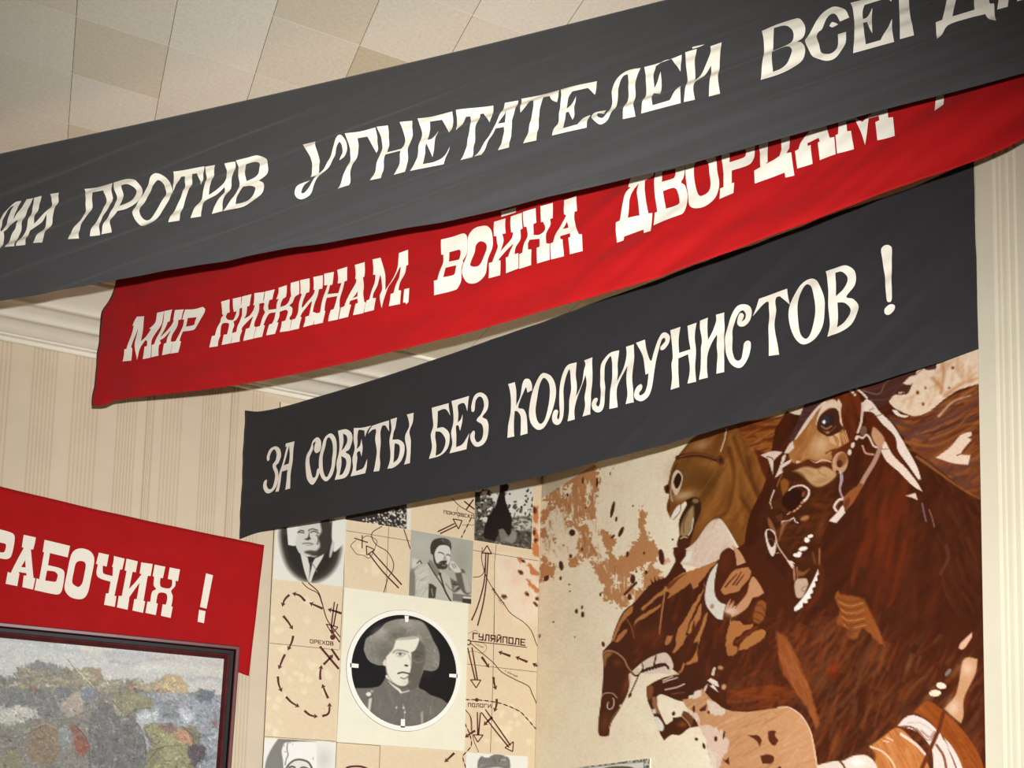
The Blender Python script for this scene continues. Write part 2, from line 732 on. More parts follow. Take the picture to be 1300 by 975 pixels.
# plaster cornice between the boarded wall and the tiles
WT = HC - 0.12
pk = [(0.0, .12), (.018, .120), (.026, .112), (.022, .104), (.036, .100), (.050, .100), (.058, .093), (.075, .091), (.10, .084), (.13, .074), (.16, .068),
      (.185, .068), (.205, .074), (.225, .074), (.245, .062), (.27, .052), (.31, .045), (.335, .046), (.355, .051), (.375, .050), (.395, .040),
      (.43, .030), (.50, .020), (.58, .012), (.615, .009), (.623, .014), (.640, .014), (.646, .004), (.646, -.01)]
pc = []
for i in range(len(pk) - 1):                     # rounded plaster mouldings
    for t in (0, .25, .5, .75):
        p0, p1_, p2_, p3_ = pk[max(i - 1, 0)], pk[i], pk[i + 1], pk[min(i + 2, len(pk) - 1)]
        pc.append(tuple(.5 * (2 * p1_[j] + (p2_[j] - p0[j]) * t + (2 * p0[j] - 5 * p1_[j] + 4 * p2_[j] - p3_[j]) * t * t + (3 * p1_[j] - p0[j] - 3 * p2_[j] + p3_[j]) * t ** 3) for j in (0, 1)))
pc.append(pk[-1])
P3 = [(0, YB - a, HC - d0) for a, d0 in pc]
V, F = sweep(P3, (-3.6, 0, 0), (XR - .002, 0, 0))
structure(obj('trim_cornice', V, fix_facing(V, F, (0, -.6, -1)), M_CORN, smooth=False))

# fluted pilaster at the right of the mural
PD = 0.016
pilp = Plane((XR - PD, 0, 0), (-1, 0, 0))


def yp(px, py=900):
    return float(pilp.at(np.float64(px), np.float64(py))[1])


pr = [(yp(1249.2), -.004), (yp(1249.4), PD - .002), (yp(1250.2), PD), (yp(1270.5), PD), (yp(1271.2), PD + .004), (yp(1273.8), PD + .004), (yp(1274.8), PD - .008), (yp(1276.5), PD - .008),
      (yp(1277.5), PD), (yp(1281.4), PD), (yp(1282.2), PD - .008), (yp(1284.0), PD - .008), (yp(1285.0), PD + .002), (yp(1290.0), PD + .002), (yp(1290.8), PD - .010),
      (yp(1293.0), PD - .010), (yp(1294.5), PD), (yp(1300.5), PD), (yp(1301.5), PD - .008), (yp(1303.5), PD - .008), (yp(1304.5), PD)]
ye = pr[-1][0]
for k in range(5):
    y0 = ye - .10 - .30 * k
    pr += [(y0, PD), (y0 - .006, PD - .008), (y0 - .012, PD - .008), (y0 - .016, PD), (y0 - .036, PD), (y0 - .042, PD - .008), (y0 - .048, PD - .008), (y0 - .054, PD)]
pr.append((-2.2, PD))
P3 = [(XR - dd, yy, 0) for yy, dd in pr]
V, F = sweep(P3, (0, 0, 0), (0, 0, HC))
structure(obj('trim_pilaster', V, fix_facing(V, F, (-1, 0, 0)), M_PIL))

# ================================================================== BANNERS
def cloth_mat(name, rgb, rough, sheen, var=0.05):
    m, n, l, b = nodes_of(name, rough, 0.12)
    c = lin(rgb)
    tc = n.new('ShaderNodeTexCoord')
    nz = n.new('ShaderNodeTexNoise')
    nz.inputs['Scale'].default_value = 7
    nz.inputs['Detail'].default_value = 6
    l.new(tc.outputs['Object'], nz.inputs['Vector'])
    cr = n.new('ShaderNodeValToRGB')
    cr.color_ramp.elements[0].position = .3
    cr.color_ramp.elements[1].position = .7
    cr.color_ramp.elements[0].color = (*(c * (1 - var)), 1)
    cr.color_ramp.elements[1].color = (*(c * (1 + var)), 1)
    l.new(nz.outputs['Fac'], cr.inputs[0])
    l.new(cr.outputs[0], b.inputs['Base Color'])
    b.inputs['Sheen Weight'].default_value = sheen
    b.inputs['Sheen Roughness'].default_value = .6
    wv = n.new('ShaderNodeTexNoise')                 # weave
    wv.inputs['Scale'].default_value = 420
    wv.inputs['Detail'].default_value = 2
    l.new(tc.outputs['Object'], wv.inputs['Vector'])
    bp = n.new('ShaderNodeBump')
    bp.inputs['Strength'].default_value = .25
    bp.inputs['Distance'].default_value = .002
    l.new(wv.outputs['Fac'], bp.inputs['Height'])
    l.new(bp.outputs[0], b.inputs['Normal'])
    return m


M_BLACK = cloth_mat('grey_black_cloth', (62, 60, 59), .85, .10, .04)
M_BLACK2 = cloth_mat('black_cloth', (45, 43, 43), .85, .06, .04)
M_RED = cloth_mat('red_cloth', (165, 14, 15), .75, .04, .06)
M_LETTER = cloth_mat('white_letter_cloth', (236, 226, 207), .8, .02, .03)


class Banner:
    def __init__(self, name, label, plane, top, bottom, m, fold, ncol=320, nrow=56, leftcurve=None, group='slogan banners'):
        self.plane, self.fold = plane, fold
        n = plane.n
        self.u = np.array((-n[1], n[0], 0.0))
        self.u /= np.linalg.norm(self.u)
        if self.u[0] < 0 and abs(self.u[0]) > 1e-6:
            self.u = -self.u
        T = curve(top, closed=False, k=6)
        B = curve(bottom, closed=False, k=6)

        def res(P, k):
            s = np.r_[0, np.cumsum(np.linalg.norm(np.diff(P, axis=0), axis=1))]
            q = np.linspace(0, s[-1], k)
            return np.c_[np.interp(q, s, P[:, 0]), np.interp(q, s, P[:, 1])]
        T, B = res(T, ncol), res(B, ncol)
        v = np.linspace(0, 1, nrow)[:, None, None]
        g = T[None] * (1 - v) + B[None] * v
        if leftcurve:
            Lc = res(curve(leftcurve, closed=False, k=6), nrow)
            off = Lc - g[:, 0]
            wgt = np.clip(1 - np.arange(ncol) / 9.0, 0, 1)[None, :, None]
            g = g + off[:, None] * wgt
        P = self.place(g[..., 0].ravel(), g[..., 1].ravel())
        idx = np.arange(nrow * ncol).reshape(nrow, ncol)
        F = np.stack([idx[:-1, :-1], idx[1:, :-1], idx[1:, 1:], idx[:-1, 1:]], -1).reshape(-1, 4).tolist()
        F = [tuple(f) for f in F]
        F = fix_facing(P, F, n) if np.dot(np.cross(P[F[0][1]] - P[F[0][0]], P[F[0][2]] - P[F[0][0]]), n) < 0 else F
        base = P.reshape(nrow, ncol, 3)[-1, ncol // 2]
        self.root = thing(name, label, 'banner', base, group)
        o = obj('cloth', P, F, m, self.root, smooth=True)
        md = o.modifiers.new('thickness', 'SOLIDIFY')
        md.thickness = 0.0006
        md.offset = -1

    def place(self, x, y, off=0.0):
        P = self.plane.at(x, y)
        rel = P - self.plane.p
        a, z = rel @ self.u, rel[:, 2]
        return P + self.plane.n * (self.fold(a, z) + off)[:, None]

    def letters(self, T, table):
        for ch, loops in table:
            if isinstance(loops, str):
                loops = [loops]
            L = [curve(s, T, k=4) for s in loops]
            V, F = fill(L)
            V, F = refine(V, F, 4.5)
            P = self.place(V[:, 0], V[:, 1], .0024)
            obj('letter', P, fix_facing(P, F, self.plane.n), M_LETTER, self.root, smooth=True,
                label='white %s' % ('letter ' + ch if ch not in '!,.' else 'punctuation mark ' + ch))


def vplane(a, b):
    """upright plane through two points seen from above"""
    t = np.array((b[0] - a[0], b[1] - a[1]))
    n = np.array((t[1], -t[0], 0.0))
    if n @ (CAM - np.array((a[0], a[1], 0))) < 0:
        n = -n
    return Plane((a[0], a[1], 0.0), n)


def ripple(a, z, amp, lam, ang, ph=0.0):
    c, s = math.cos(math.radians(ang)), math.sin(math.radians(ang))
    return amp * np.sin(2 * np.pi * (a * s + z * c) / lam + ph)


# --- back black banner: FOR SOVIETS WITHOUT ... (strung across the corner)
pl3 = vplane((1.035, 6.155), (2.945, 2.634))


def fold3(a, z):
    r = np.clip((a - 1.2) / 2.2, 0, 1) * np.clip((4.02 - a) / .25, 0, 1)
    return ((ripple(a, z, .0050, .23, -26) + ripple(a, z, .0032, .107, -32, 1.0) * (.55 + ripple(a, z, .45, .8, 50)) + ripple(a, z, .0016, .061, -36, 2.2) * (.5 + ripple(a, z, .5, .6, 70, 2.))) * r
            + ripple(a, z, .002, .34, -10, .6) + ripple(a, z, .0012, .12, -6, 2.0) * (1 - r))


b3 = Banner('slogan_banner', 'black banner with a swirly white slogan, strung across the corner just above the mural', pl3,
            '311,521 ~330,522 ~375,512 ~500,474 ~700,404 ~880,338 ~1060,272 ~1160,236 1236,203',
            '303.5,684.5 ~325,676 ~345,672 ~440,655 ~520,639 ~680,606 ~860,560 ~1000,519 ~1130,480 1242.3,442.5', M_BLACK2, fold3)
b3.letters((325, 530, 8.125), [
    ('З', '118,450 ~115,400 ~145,330 ~205,298 ~250,330 ~260,400 ~230,470 ~205,500 ~230,560 ~235,640 ~210,720 ~160,775 ~110,780 ~80,730 ~85,670 ~110,642 ~118,660 ~115,700 ~135,740 ~170,730 ~195,660 ~200,590 ~170,500 ~205,440 ~215,380 ~195,330 ~165,350 ~145,400 ~140,440'),
    ('А', ['310,270 398,246 ~385,360 ~375,480 ~360,620 358,735 308,748 ~320,650 330,540 270,560 ~260,650 240,765 205,768 ~230,680 ~245,570 ~290,420 320,300 305,305', '345,290 ~315,400 285,495 338,475 ~350,380']),
    ('С', '~660,345 ~625,368 ~600,340 ~605,290 ~618,250 ~590,270 ~590,320 ~565,380 ~555,420 ~565,520 ~590,620 ~620,610 ~635,540 ~655,525 ~662,560 ~640,630 ~600,690 ~570,690 ~530,630 ~518,520 ~520,400 ~560,320 ~590,240 ~635,205 ~668,235 ~672,290'),
    ('О', ['~770,165 ~815,200 ~835,280 ~838,370 ~825,450 ~815,520 ~790,600 ~730,660 ~680,620 ~655,530 ~660,400 ~680,300 ~710,210', '~755,205 ~785,250 ~800,350 ~790,430 ~780,520 ~745,610 ~720,610 ~695,530 ~695,400 ~715,300 ~730,230']),
    ('В', ['848,138 ~930,122 ~985,160 ~998,240 ~970,330 ~930,360 ~970,390 ~985,450 ~970,550 ~920,620 815,645 ~840,560 ~835,470 ~865,350 ~860,240', '898,165 ~935,190 ~945,250 ~920,310 890,345 ~905,260', '885,400 ~930,430 ~935,500 ~900,580 865,600 ~885,500']),
    ('Е', '1010,110 ~1100,105 1190,85 ~1155,130 1130,205 1120,135 ~1060,130 ~1050,200 ~1055,260 1045,330 ~1080,290 1095,225 ~1105,310 1092,405 ~1075,350 ~1045,370 ~1050,430 ~1035,550 1060,545 ~1110,520 1152,430 ~1145,500 1125,575 975,608 ~1005,520 ~1000,420 ~1025,320 ~1010,220')])
b3.letters((410, 500, 8.125), [
    ('Т', '510,330 ~600,300 685,275 690,390 ~650,330 615,330 ~600,400 ~600,500 ~590,640 ~590,720 580,795 520,802 ~545,700 ~560,600 ~545,480 ~555,400 550,365 ~510,375 470,418 ~485,370'),
    ('Ы', ['700,265 768,245 ~755,350 ~735,400 720,475 ~790,475 ~840,520 ~840,600 ~800,700 ~730,760 665,772 ~690,690 ~700,600 ~690,480 ~715,370', '745,510 ~790,530 ~795,590 ~770,670 725,712 ~735,620']),
    ('Ы', '870,215 942,198 ~935,290 ~895,390 ~910,480 ~905,580 ~900,650 900,715 840,730 ~860,640 ~865,560 ~850,440 ~895,340 ~890,270')])
b3.letters((530, 480, 8.125), [
    ('Б', ['155,310 328,262 ~330,320 340,388 ~305,330 ~270,322 215,345 ~210,430 205,520 ~270,510 ~325,560 ~330,640 ~310,730 ~240,800 122,835 ~150,720 ~140,590 ~165,500 ~160,400', '190,550 ~245,560 ~285,620 ~285,690 ~250,770 190,805 ~195,700 ~185,610']),
    ('Е', '358,240 538,188 ~525,270 518,345 ~490,265 ~450,265 ~420,290 ~425,380 420,460 ~450,430 470,375 ~465,450 438,545 ~425,490 ~400,500 ~400,600 402,715 ~470,680 535,565 ~520,650 508,735 335,778 ~360,680 ~348,570 ~375,460 ~370,330'),
    ('З', '562,345 ~560,290 ~590,190 ~650,152 ~710,180 ~735,250 ~720,330 ~670,400 ~715,430 ~735,520 ~725,620 ~680,690 ~610,710 ~560,660 ~545,590 ~575,542 ~592,560 ~592,620 ~625,665 ~670,630 ~680,560 ~665,480 ~610,435 ~660,370 ~690,290 ~675,210 ~640,195 ~605,240 ~592,330 ~580,350')])
b3.letters((635, 435, 8.125), [
    ('К', '88,430 155,410 ~165,500 165,650 ~205,560 ~225,440 ~255,380 ~300,378 ~325,430 330,490 280,515 ~265,460 ~240,510 ~185,665 ~245,690 ~280,770 285,938 212,960 ~220,860 ~215,760 ~180,710 150,705 ~148,850 150,970 80,985 ~90,860 ~110,680 ~105,520'),
    ('О', ['~455,312 ~530,350 ~575,450 ~575,570 ~530,730 ~460,870 ~390,900 ~325,840 ~302,720 ~320,570 ~360,430 ~410,335', '~448,362 ~500,410 ~515,500 ~505,640 ~465,790 ~420,840 ~385,800 ~370,690 ~385,560 ~410,430']),
    ('М', '790,203 ~785,330 ~790,420 785,560 ~840,420 ~870,290 ~885,230 870,185 958,155 ~950,280 ~950,400 ~940,560 940,745 858,768 ~880,650 ~875,560 ~890,440 880,330 ~840,440 ~790,600 ~770,700 775,795 700,815 ~715,700 ~715,580 ~735,450 ~720,280 ~690,330 ~660,460 ~655,560 ~660,680 ~650,780 ~620,840 ~580,850 ~545,820 ~538,760 ~560,700 ~590,695 ~600,715 ~590,770 ~605,795 ~618,740 ~612,620 ~620,450 ~650,310 ~700,230')])
b3.letters((730, 405, 8.125), [
    ('М', '455,322 ~440,450 ~440,560 440,650 ~500,500 ~530,380 525,285 605,260 ~608,400 ~605,500 ~600,650 608,860 525,880 ~545,760 ~540,620 540,480 ~480,620 ~440,740 440,910 358,930 ~370,800 ~380,650 ~385,540 ~372,385 ~330,430 ~305,500 ~305,620 ~315,720 ~315,850 ~290,940 ~240,968 ~195,940 ~178,880 ~195,830 ~225,815 ~243,835 ~228,885 ~250,910 ~270,870 ~270,760 ~262,650 ~265,480 ~310,400 ~370,345'),
    ('У', '628,245 718,210 ~735,310 ~790,440 ~820,340 ~850,230 ~890,150 ~935,138 ~980,180 ~975,250 ~930,315 ~895,325 ~885,300 ~905,270 ~935,230 ~925,195 ~895,215 ~870,320 ~845,430 ~825,540 ~800,680 ~760,790 ~690,845 ~630,830 ~612,780 ~635,710 ~680,675 ~698,695 ~690,730 ~665,765 ~675,790 ~720,760 ~750,680 765,565 735,578 ~725,480 ~700,380'),
    ('Н', '982,115 1090,82 ~1075,220 1080,355 1195,315 1180,215 1165,75 1258,42 ~1240,200 ~1250,320 ~1240,480 1255,650 1165,670 ~1185,540 1170,365 1070,410 ~1065,550 1080,705 988,732 ~1000,600 ~1000,470 ~1015,400 ~1005,250')])
b3.letters((845, 375, 8.125), [
    ('И', '360,265 443,235 ~435,340 440,460 ~490,370 ~525,270 525,205 610,180 ~608,300 ~605,420 ~610,600 610,795 528,812 ~540,650 ~530,520 530,400 ~480,480 ~440,590 ~430,700 440,852 350,875 ~365,740 ~365,560 ~378,470 ~362,350'),
    ('С', '~765,182 ~795,185 ~806,215 785,272 ~818,245 ~826,195 ~800,153 ~765,165 ~728,225 ~705,300 ~690,380 ~695,480 ~695,580 ~720,660 ~755,680 ~790,650 ~808,570 ~815,500 ~850,472 ~885,490 ~885,550 ~850,650 ~790,735 ~730,745 ~670,700 ~630,600 ~615,450 ~640,320 ~680,210 ~740,120 ~810,92 ~865,110 ~888,170 ~870,260 ~820,315 ~765,320 ~738,285 ~743,225')])
b3.letters((955, 330, 8.125), [
    ('Т', '65,398 ~220,345 360,298 ~370,380 395,470 ~340,420 285,375 ~250,390 ~240,440 ~250,540 ~240,700 ~255,850 275,975 165,985 ~175,830 ~180,600 ~175,500 ~165,430 ~110,460 5,582 ~40,490'),
    ('О', ['~600,192 ~680,230 ~740,370 ~748,520 ~720,680 ~640,810 ~530,868 ~450,820 ~395,700 ~388,540 ~420,400 ~500,255', '~575,252 ~625,300 ~650,430 ~645,590 ~605,740 ~555,810 ~500,770 ~475,650 ~480,480 ~500,360 ~535,275']),
    ('В', ['762,122 ~860,95 ~970,68 ~1050,105 ~1075,180 ~1055,270 ~970,380 ~1040,400 ~1095,470 ~1085,560 ~1030,670 ~920,750 780,798 ~795,650 ~785,450 ~790,300 ~782,190', '868,145 ~930,132 ~980,170 ~985,230 ~940,310 865,378 ~868,250', '880,440 ~950,440 ~1005,490 ~1005,560 ~950,650 878,700 ~880,570'])])
b3.letters((1040, 300, 8.125), [
    ('!', '~645,150 ~670,110 ~715,98 ~750,120 ~752,200 ~745,350 ~750,500 ~755,640 ~740,680 ~710,680 ~698,640 ~680,450 ~655,250'),
    ('!', '~735,705 ~780,715 ~775,765 ~725,812 ~680,800 ~680,750')])

# --- middle red banner: PEACE TO THE HUTS, WAR ON THE PALACES
pl2 = vplane((.2, 5.4), (2.62, 2.16))


def fold2(a, z):
    r = np.clip((a - 1.3) / 1.8, 0, 1)
    q = np.clip(1 - a / .35, 0, 1)
    return ((ripple(a, z, .0060, .21, -20, .5) + ripple(a, z, .0034, .103, -26, 1.4) * (.55 + ripple(a, z, .45, .9, 40)) + ripple(a, z, .0016, .057, -31, 0.3) * (.5 + ripple(a, z, .5, .7, 60, 1.))) * r
            + ripple(a, z, .0025, .23, 4, 1.1) + ripple(a, z, .0014, .11, 2, 2.6) + ripple(a, z, .006, .30, 70, .8) * q)


b2 = Banner('slogan_banner', 'long red banner with blocky white slab letters, between the two black banners', pl2,
            '152,300 ~300,262 ~480,214 ~620,176 ~760,134 ~900,88 ~1040,40 ~1180,-12 ~1300,-58 1440,-112',
            '117.5,515.5 ~132,514 ~145,508 ~300,489 ~430,463 ~560,431 ~700,392 ~850,346 ~1000,293 ~1150,233 ~1240,203 ~1268,192 ~1285,184 ~1300,176 1440,118', M_RED, fold2, ncol=340,
            leftcurve='152,300 147,362 ~139,382 ~127,400 ~123.5,440 ~120.5,480 117.5,515.5')
b2.letters((145, 360, 8.125), [
    ('М', '235,342 310,338 ~296,470 285,600 ~330,555 380,470 360,465 ~425,400 445,303 517,288 ~490,410 ~440,500 ~400,580 390,635 378,765 297,782 ~312,700 320,655 345,650 ~350,600 330,590 ~270,680 240,790 ~222,650 245,460 ~215,560 188,660 198,675 182,798 92,806 ~110,740 118,685 140,682 ~175,560 205,430 190,440 ~212,385'),
    ('И', '520,285 600,270 ~585,330 570,390 550,395 ~520,480 485,560 ~540,500 ~590,430 615,375 608,378 ~620,320 630,275 722,268 ~705,310 690,370 660,375 ~650,450 ~610,530 590,600 610,605 582,722 497,742 ~505,690 520,625 545,615 ~560,560 ~590,490 ~530,560 480,590 490,620 468,640 ~460,690 460,745 385,762 ~390,700 395,640 420,630 ~450,560 ~480,490 500,405 505,400 ~515,340'),
    ('Р', ['735,270 ~830,265 915,242 940,262 ~930,295 ~890,370 ~850,460 ~820,485 718,500 ~700,540 680,595 695,600 665,712 585,725 ~600,660 610,605 640,598 ~680,530 ~710,450 720,370 700,370 ~715,320', '755,355 850,345 ~835,390 ~825,430 745,448'])])
b2.letters((255, 330, 8.125), [
    ('Х', '212,432 300,408 ~293,480 297,540 272,548 ~262,590 285,622 ~340,625 ~360,580 370,530 340,535 ~330,480 332,402 420,382 ~412,450 412,495 ~398,505 ~398,570 ~375,620 345,640 ~352,680 ~335,720 328,755 340,760 310,862 220,880 ~232,820 240,775 275,770 ~290,720 ~300,670 ~285,655 ~235,660 ~215,700 205,772 208,778 ~185,840 180,892 92,905 ~105,845 118,790 150,782 ~175,710 210,645 ~215,600 235,570 220,560'),
    ('И', '428,380 525,355 ~510,410 500,472 475,480 ~475,560 455,610 ~510,580 ~545,520 555,465 540,465 ~550,400 555,345 658,332 ~645,390 640,440 600,450 ~605,520 ~590,580 ~560,650 555,690 575,695 545,815 442,838 ~455,780 470,715 505,705 ~525,650 ~545,590 ~490,640 ~440,690 425,715 430,735 ~410,790 405,845 315,862 ~330,800 338,755 370,745 ~385,690 ~410,640 430,580 425,495 410,490'),
    ('Ж', '665,328 765,305 ~745,360 735,405 705,412 ~695,470 705,520 785,510 ~785,450 800,400 775,405 ~800,340 805,290 890,262 ~885,320 875,380 845,400 ~830,440 825,490 ~880,470 ~910,430 920,385 930,375 ~925,310 932,240 1018,218 ~1015,290 1012,350 ~970,380 ~950,440 ~920,475 ~950,500 ~945,560 ~920,600 925,622 940,625 920,735 820,748 ~835,690 840,640 875,630 ~895,580 ~905,535 ~880,520 820,540 ~815,590 790,645 805,650 ~790,710 770,765 680,782 ~695,720 710,670 740,660 ~765,610 780,545 ~720,555 ~690,590 ~665,640 650,675 665,680 638,795 550,812 ~565,750 580,695 615,685 ~640,610 670,545 ~650,500 ~655,450 640,440 ~655,380'),
    ('И', '1028,212 1125,193 ~1122,260 1115,330 1085,340 ~1060,420 ~1050,500 ~1110,430 ~1160,360 1175,310 1160,305 ~1165,240 1165,180 1262,160 ~1258,230 1250,295 1215,300 ~1205,380 ~1175,470 1160,540 1195,550 ~1180,610 1165,670 1062,698 ~1080,640 1085,590 1120,580 ~1140,500 ~1150,430 ~1090,500 ~1050,550 1030,590 1045,595 ~1030,650 1018,712 922,732 ~935,680 945,620 980,610 ~1010,540 ~1020,440 1040,350 1025,345 ~1028,280')])
b2.letters((370, 300, 8.125), [
    ('Н', '342,390 442,370 ~430,440 420,495 392,505 ~385,560 375,600 490,590 ~500,540 515,480 475,485 ~482,420 478,350 580,318 ~575,390 572,455 545,465 ~530,560 ~505,650 500,730 505,735 ~495,800 485,862 385,882 ~395,820 410,765 440,755 ~465,680 480,620 372,640 ~355,700 345,770 355,775 330,895 238,915 ~245,850 258,800 300,790 ~320,690 ~345,590 370,500 335,505 ~340,440'),
    ('А', ['660,300 762,272 ~760,350 750,415 735,425 ~750,520 ~745,600 755,680 770,685 750,798 642,818 ~655,750 665,700 690,690 685,645 610,670 600,705 620,710 590,835 495,858 ~505,800 515,740 550,725 ~570,670 ~620,570 ~665,480 670,440 658,440 ~665,370', '690,570 ~655,620 630,645 685,625']),
    ('М', '845,245 928,228 ~960,370 ~970,450 972,560 ~1040,450 ~1085,340 1105,250 1118,180 1210,145 ~1205,220 1200,290 1180,300 ~1165,390 ~1125,480 1110,560 1138,565 1128,705 1015,728 ~1025,660 1030,600 1060,590 ~1080,510 1110,430 ~1120,310 ~1050,450 ~1000,530 ~965,640 940,748 ~915,620 ~940,540 ~915,400 ~890,510 ~850,590 840,640 875,640 860,768 758,792 ~765,730 778,665 805,655 ~830,570 ~860,480 865,395 840,395 ~848,320'),
    (',', '1170,552 1222,540 1215,685 1190,708 1185,690 1160,690')])
b2.letters((540, 260, 8.125), [
    ('В', ['165,362 ~280,335 ~390,300 ~430,320 ~440,380 ~430,500 ~390,580 395,600 ~375,660 ~370,780 ~345,850 ~320,880 95,938 95,790 130,780 ~155,690 ~185,600 185,515 162,512', '248,490 350,462 ~365,480 ~360,540 ~345,570 245,588', '215,655 325,628 ~315,680 ~295,725 190,752']),
    ('О', ['~590,225 ~650,230 ~695,290 ~695,420 ~650,540 ~635,620 ~620,720 ~560,795 ~490,818 ~430,800 ~385,730 ~385,650 ~430,520 ~440,430 ~450,330 ~510,250', '~570,382 ~620,395 ~635,440 ~605,530 ~560,620 ~500,640 ~465,625 ~480,570 ~510,490 ~525,420']),
    ('Й', '715,182 835,148 835,300 800,308 ~805,370 770,475 ~830,410 ~890,340 910,285 890,290 890,130 1008,95 1005,245 980,262 ~975,350 ~930,430 920,510 960,500 970,665 840,715 830,545 855,535 ~870,480 ~900,400 ~830,470 750,570 775,575 780,735 660,765 655,600 690,590 ~710,530 ~745,430 ~740,390 740,330 715,332'),
    ('Й', '785,72 940,32 940,85 790,130')])
b2.letters((620, 230, 8.125), [
    ('Н', '368,330 497,290 497,430 465,445 462,550 ~520,550 ~575,510 ~585,470 565,420 545,425 545,268 668,230 668,385 640,395 ~640,450 ~590,540 600,645 638,650 640,815 512,858 500,690 530,680 525,590 420,600 405,640 410,705 445,705 450,875 328,915 320,755 350,740 ~365,640 ~400,560 395,470 370,475'),
    ('А', ['782,198 910,155 915,310 890,315 ~885,380 ~905,470 940,555 968,552 972,720 840,755 835,595 855,585 850,545 745,570 750,605 775,610 780,775 652,812 645,650 675,635 ~690,550 ~740,460 805,355 785,345', '805,415 ~790,450 765,492 825,480 ~818,445'])])
b2.letters((770, 195, 8.125), [
    ('Д', ['245,235 500,165 490,240 ~460,260 405,290 ~405,420 425,608 465,602 460,805 385,820 380,780 175,845 170,890 100,910 95,708 135,690 ~165,560 ~205,430 260,360 235,360', '345,320 ~290,390 ~245,490 220,665 340,635 ~330,500 ~325,400']),
    ('В', ['510,235 ~520,140 ~650,100 ~800,70 ~812,200 ~800,260 ~775,305 ~810,330 ~830,420 ~828,540 ~800,615 ~760,640 485,740 490,600 515,590 ~505,430 ~500,290', '580,195 715,165 720,225 ~700,270 580,305', '590,398 ~690,360 ~725,375 ~745,460 ~735,515 605,558 ~592,470']),
    ('О', ['~820,120 ~835,30 ~960,-20 ~1090,-20 ~1130,60 ~1140,170 ~1165,300 ~1150,400 ~1110,480 ~1020,550 ~920,570 ~860,540 ~838,430 ~825,280', '~990,60 ~1050,100 ~1060,200 ~1075,320 ~1050,400 ~980,440 ~945,420 ~915,330 ~905,210 ~920,110'])])
b2.letters((890, 155, 8.125), [
    ('Р', ['210,370 230,220 ~400,170 ~520,150 ~550,220 ~550,300 ~545,380 ~500,450 320,505 320,640 345,630 340,742 195,802 200,690 235,675 235,540', '292,318 290,410 ~420,370 ~455,345 ~460,290 450,272']),
    ('Ц', '595,255 590,130 690,100 685,250 695,425 ~680,445 760,410 820,370 835,290 825,180 820,70 910,40 918,290 890,345 940,335 960,545 870,572 865,525 560,645 555,515 620,480 610,330')])
b2.letters((1000, 120, 8.125), [
    ('А', '230,380 300,250 ~370,240 420,400 440,465 485,452 495,615 330,675 320,515 340,505 325,462 210,520 215,550 245,540 255,710 100,765 85,605 120,585 ~150,500'),
    ('М', '530,340 520,230 620,200 690,240 770,285 840,220 930,160 1030,140 1035,235 1085,230 1105,430 925,472 905,285 945,265 940,220 835,250 ~820,380 798,520 ~760,400 700,270 610,290 615,385 655,380 682,558 510,608 498,435 525,420')])
b2.letters((1120, 80, 8.125), [('!', '545,385 560,300 635,280 630,420 540,492')])

# --- nearest black banner: ... AGAINST THE OPPRESSORS ALWAYS
pl1 = vplane((-.236, 4.494), (1.652, 2.713))


def fold1(a, z):
    return (ripple(a, z, .0044, .115, -7, .3) + ripple(a, z, .0032, .067, -9, 1.2) + ripple(a, z, .0013, .038, -11, 2.2)
            + ripple(a, z, .002, .36, -12, .9) + ripple(a, z, .0018, .21, 9, 0.4)) * np.clip((4.25 - z) / .10, 0, 1)


b1 = Banner('slogan_banner', 'topmost black banner with flared white letters, in front of the long red one', pl1,
            '-560,316 -250,250 0,195 ~280,134.5 ~560,70 ~700,36 860,-4 1000,-41 1150,-82 1300,-126 1480,-178',
            '-560,466 -250,425 0,382 ~100,365 ~180,348 ~320,325 ~430,306 ~600,272 ~760,236 ~900,201 ~1060,158 ~1180,125 1300,92 1480,40', M_BLACK, fold1, ncol=480, nrow=72)
b1.letters((0, 220, 8.125), [
    ('М', ['220,285 ~165,298 ~110,335 ~60,390 ~25,440 0,490 -25,540 -40,790 18,785 25,700 45,608 ~90,578 ~135,520 170,485 188,490 ~170,560 ~115,620 ~85,690 65,772 160,760 ~170,660 ~215,580 ~250,470 ~300,360 345,258 275,270 ~235,345 ~185,410 140,480 ~160,420 ~190,350',
           '145,335 ~110,400 ~70,520 ~50,580 ~18,602 ~28,500 ~75,400 ~110,350']),
    ('И', '355,255 432,235 ~410,340 ~375,430 350,520 ~430,455 ~510,385 ~535,350 ~538,270 520,215 608,200 ~605,290 ~580,370 ~545,450 ~520,510 ~470,600 445,720 350,726 ~385,640 ~440,560 ~480,470 490,430 ~430,500 ~340,555 ~285,600 270,745 175,756 ~205,660 ~260,580 ~300,490 ~340,370'),
    ('П', '870,160 ~1000,140 1162,98 ~1160,250 ~1110,380 ~1050,480 1025,635 925,648 ~970,550 ~1030,450 ~1075,340 ~1098,250 1078,188 968,207 ~960,290 ~920,400 ~840,530 820,675 715,690 ~760,570 ~850,460 ~880,350 ~900,270')])
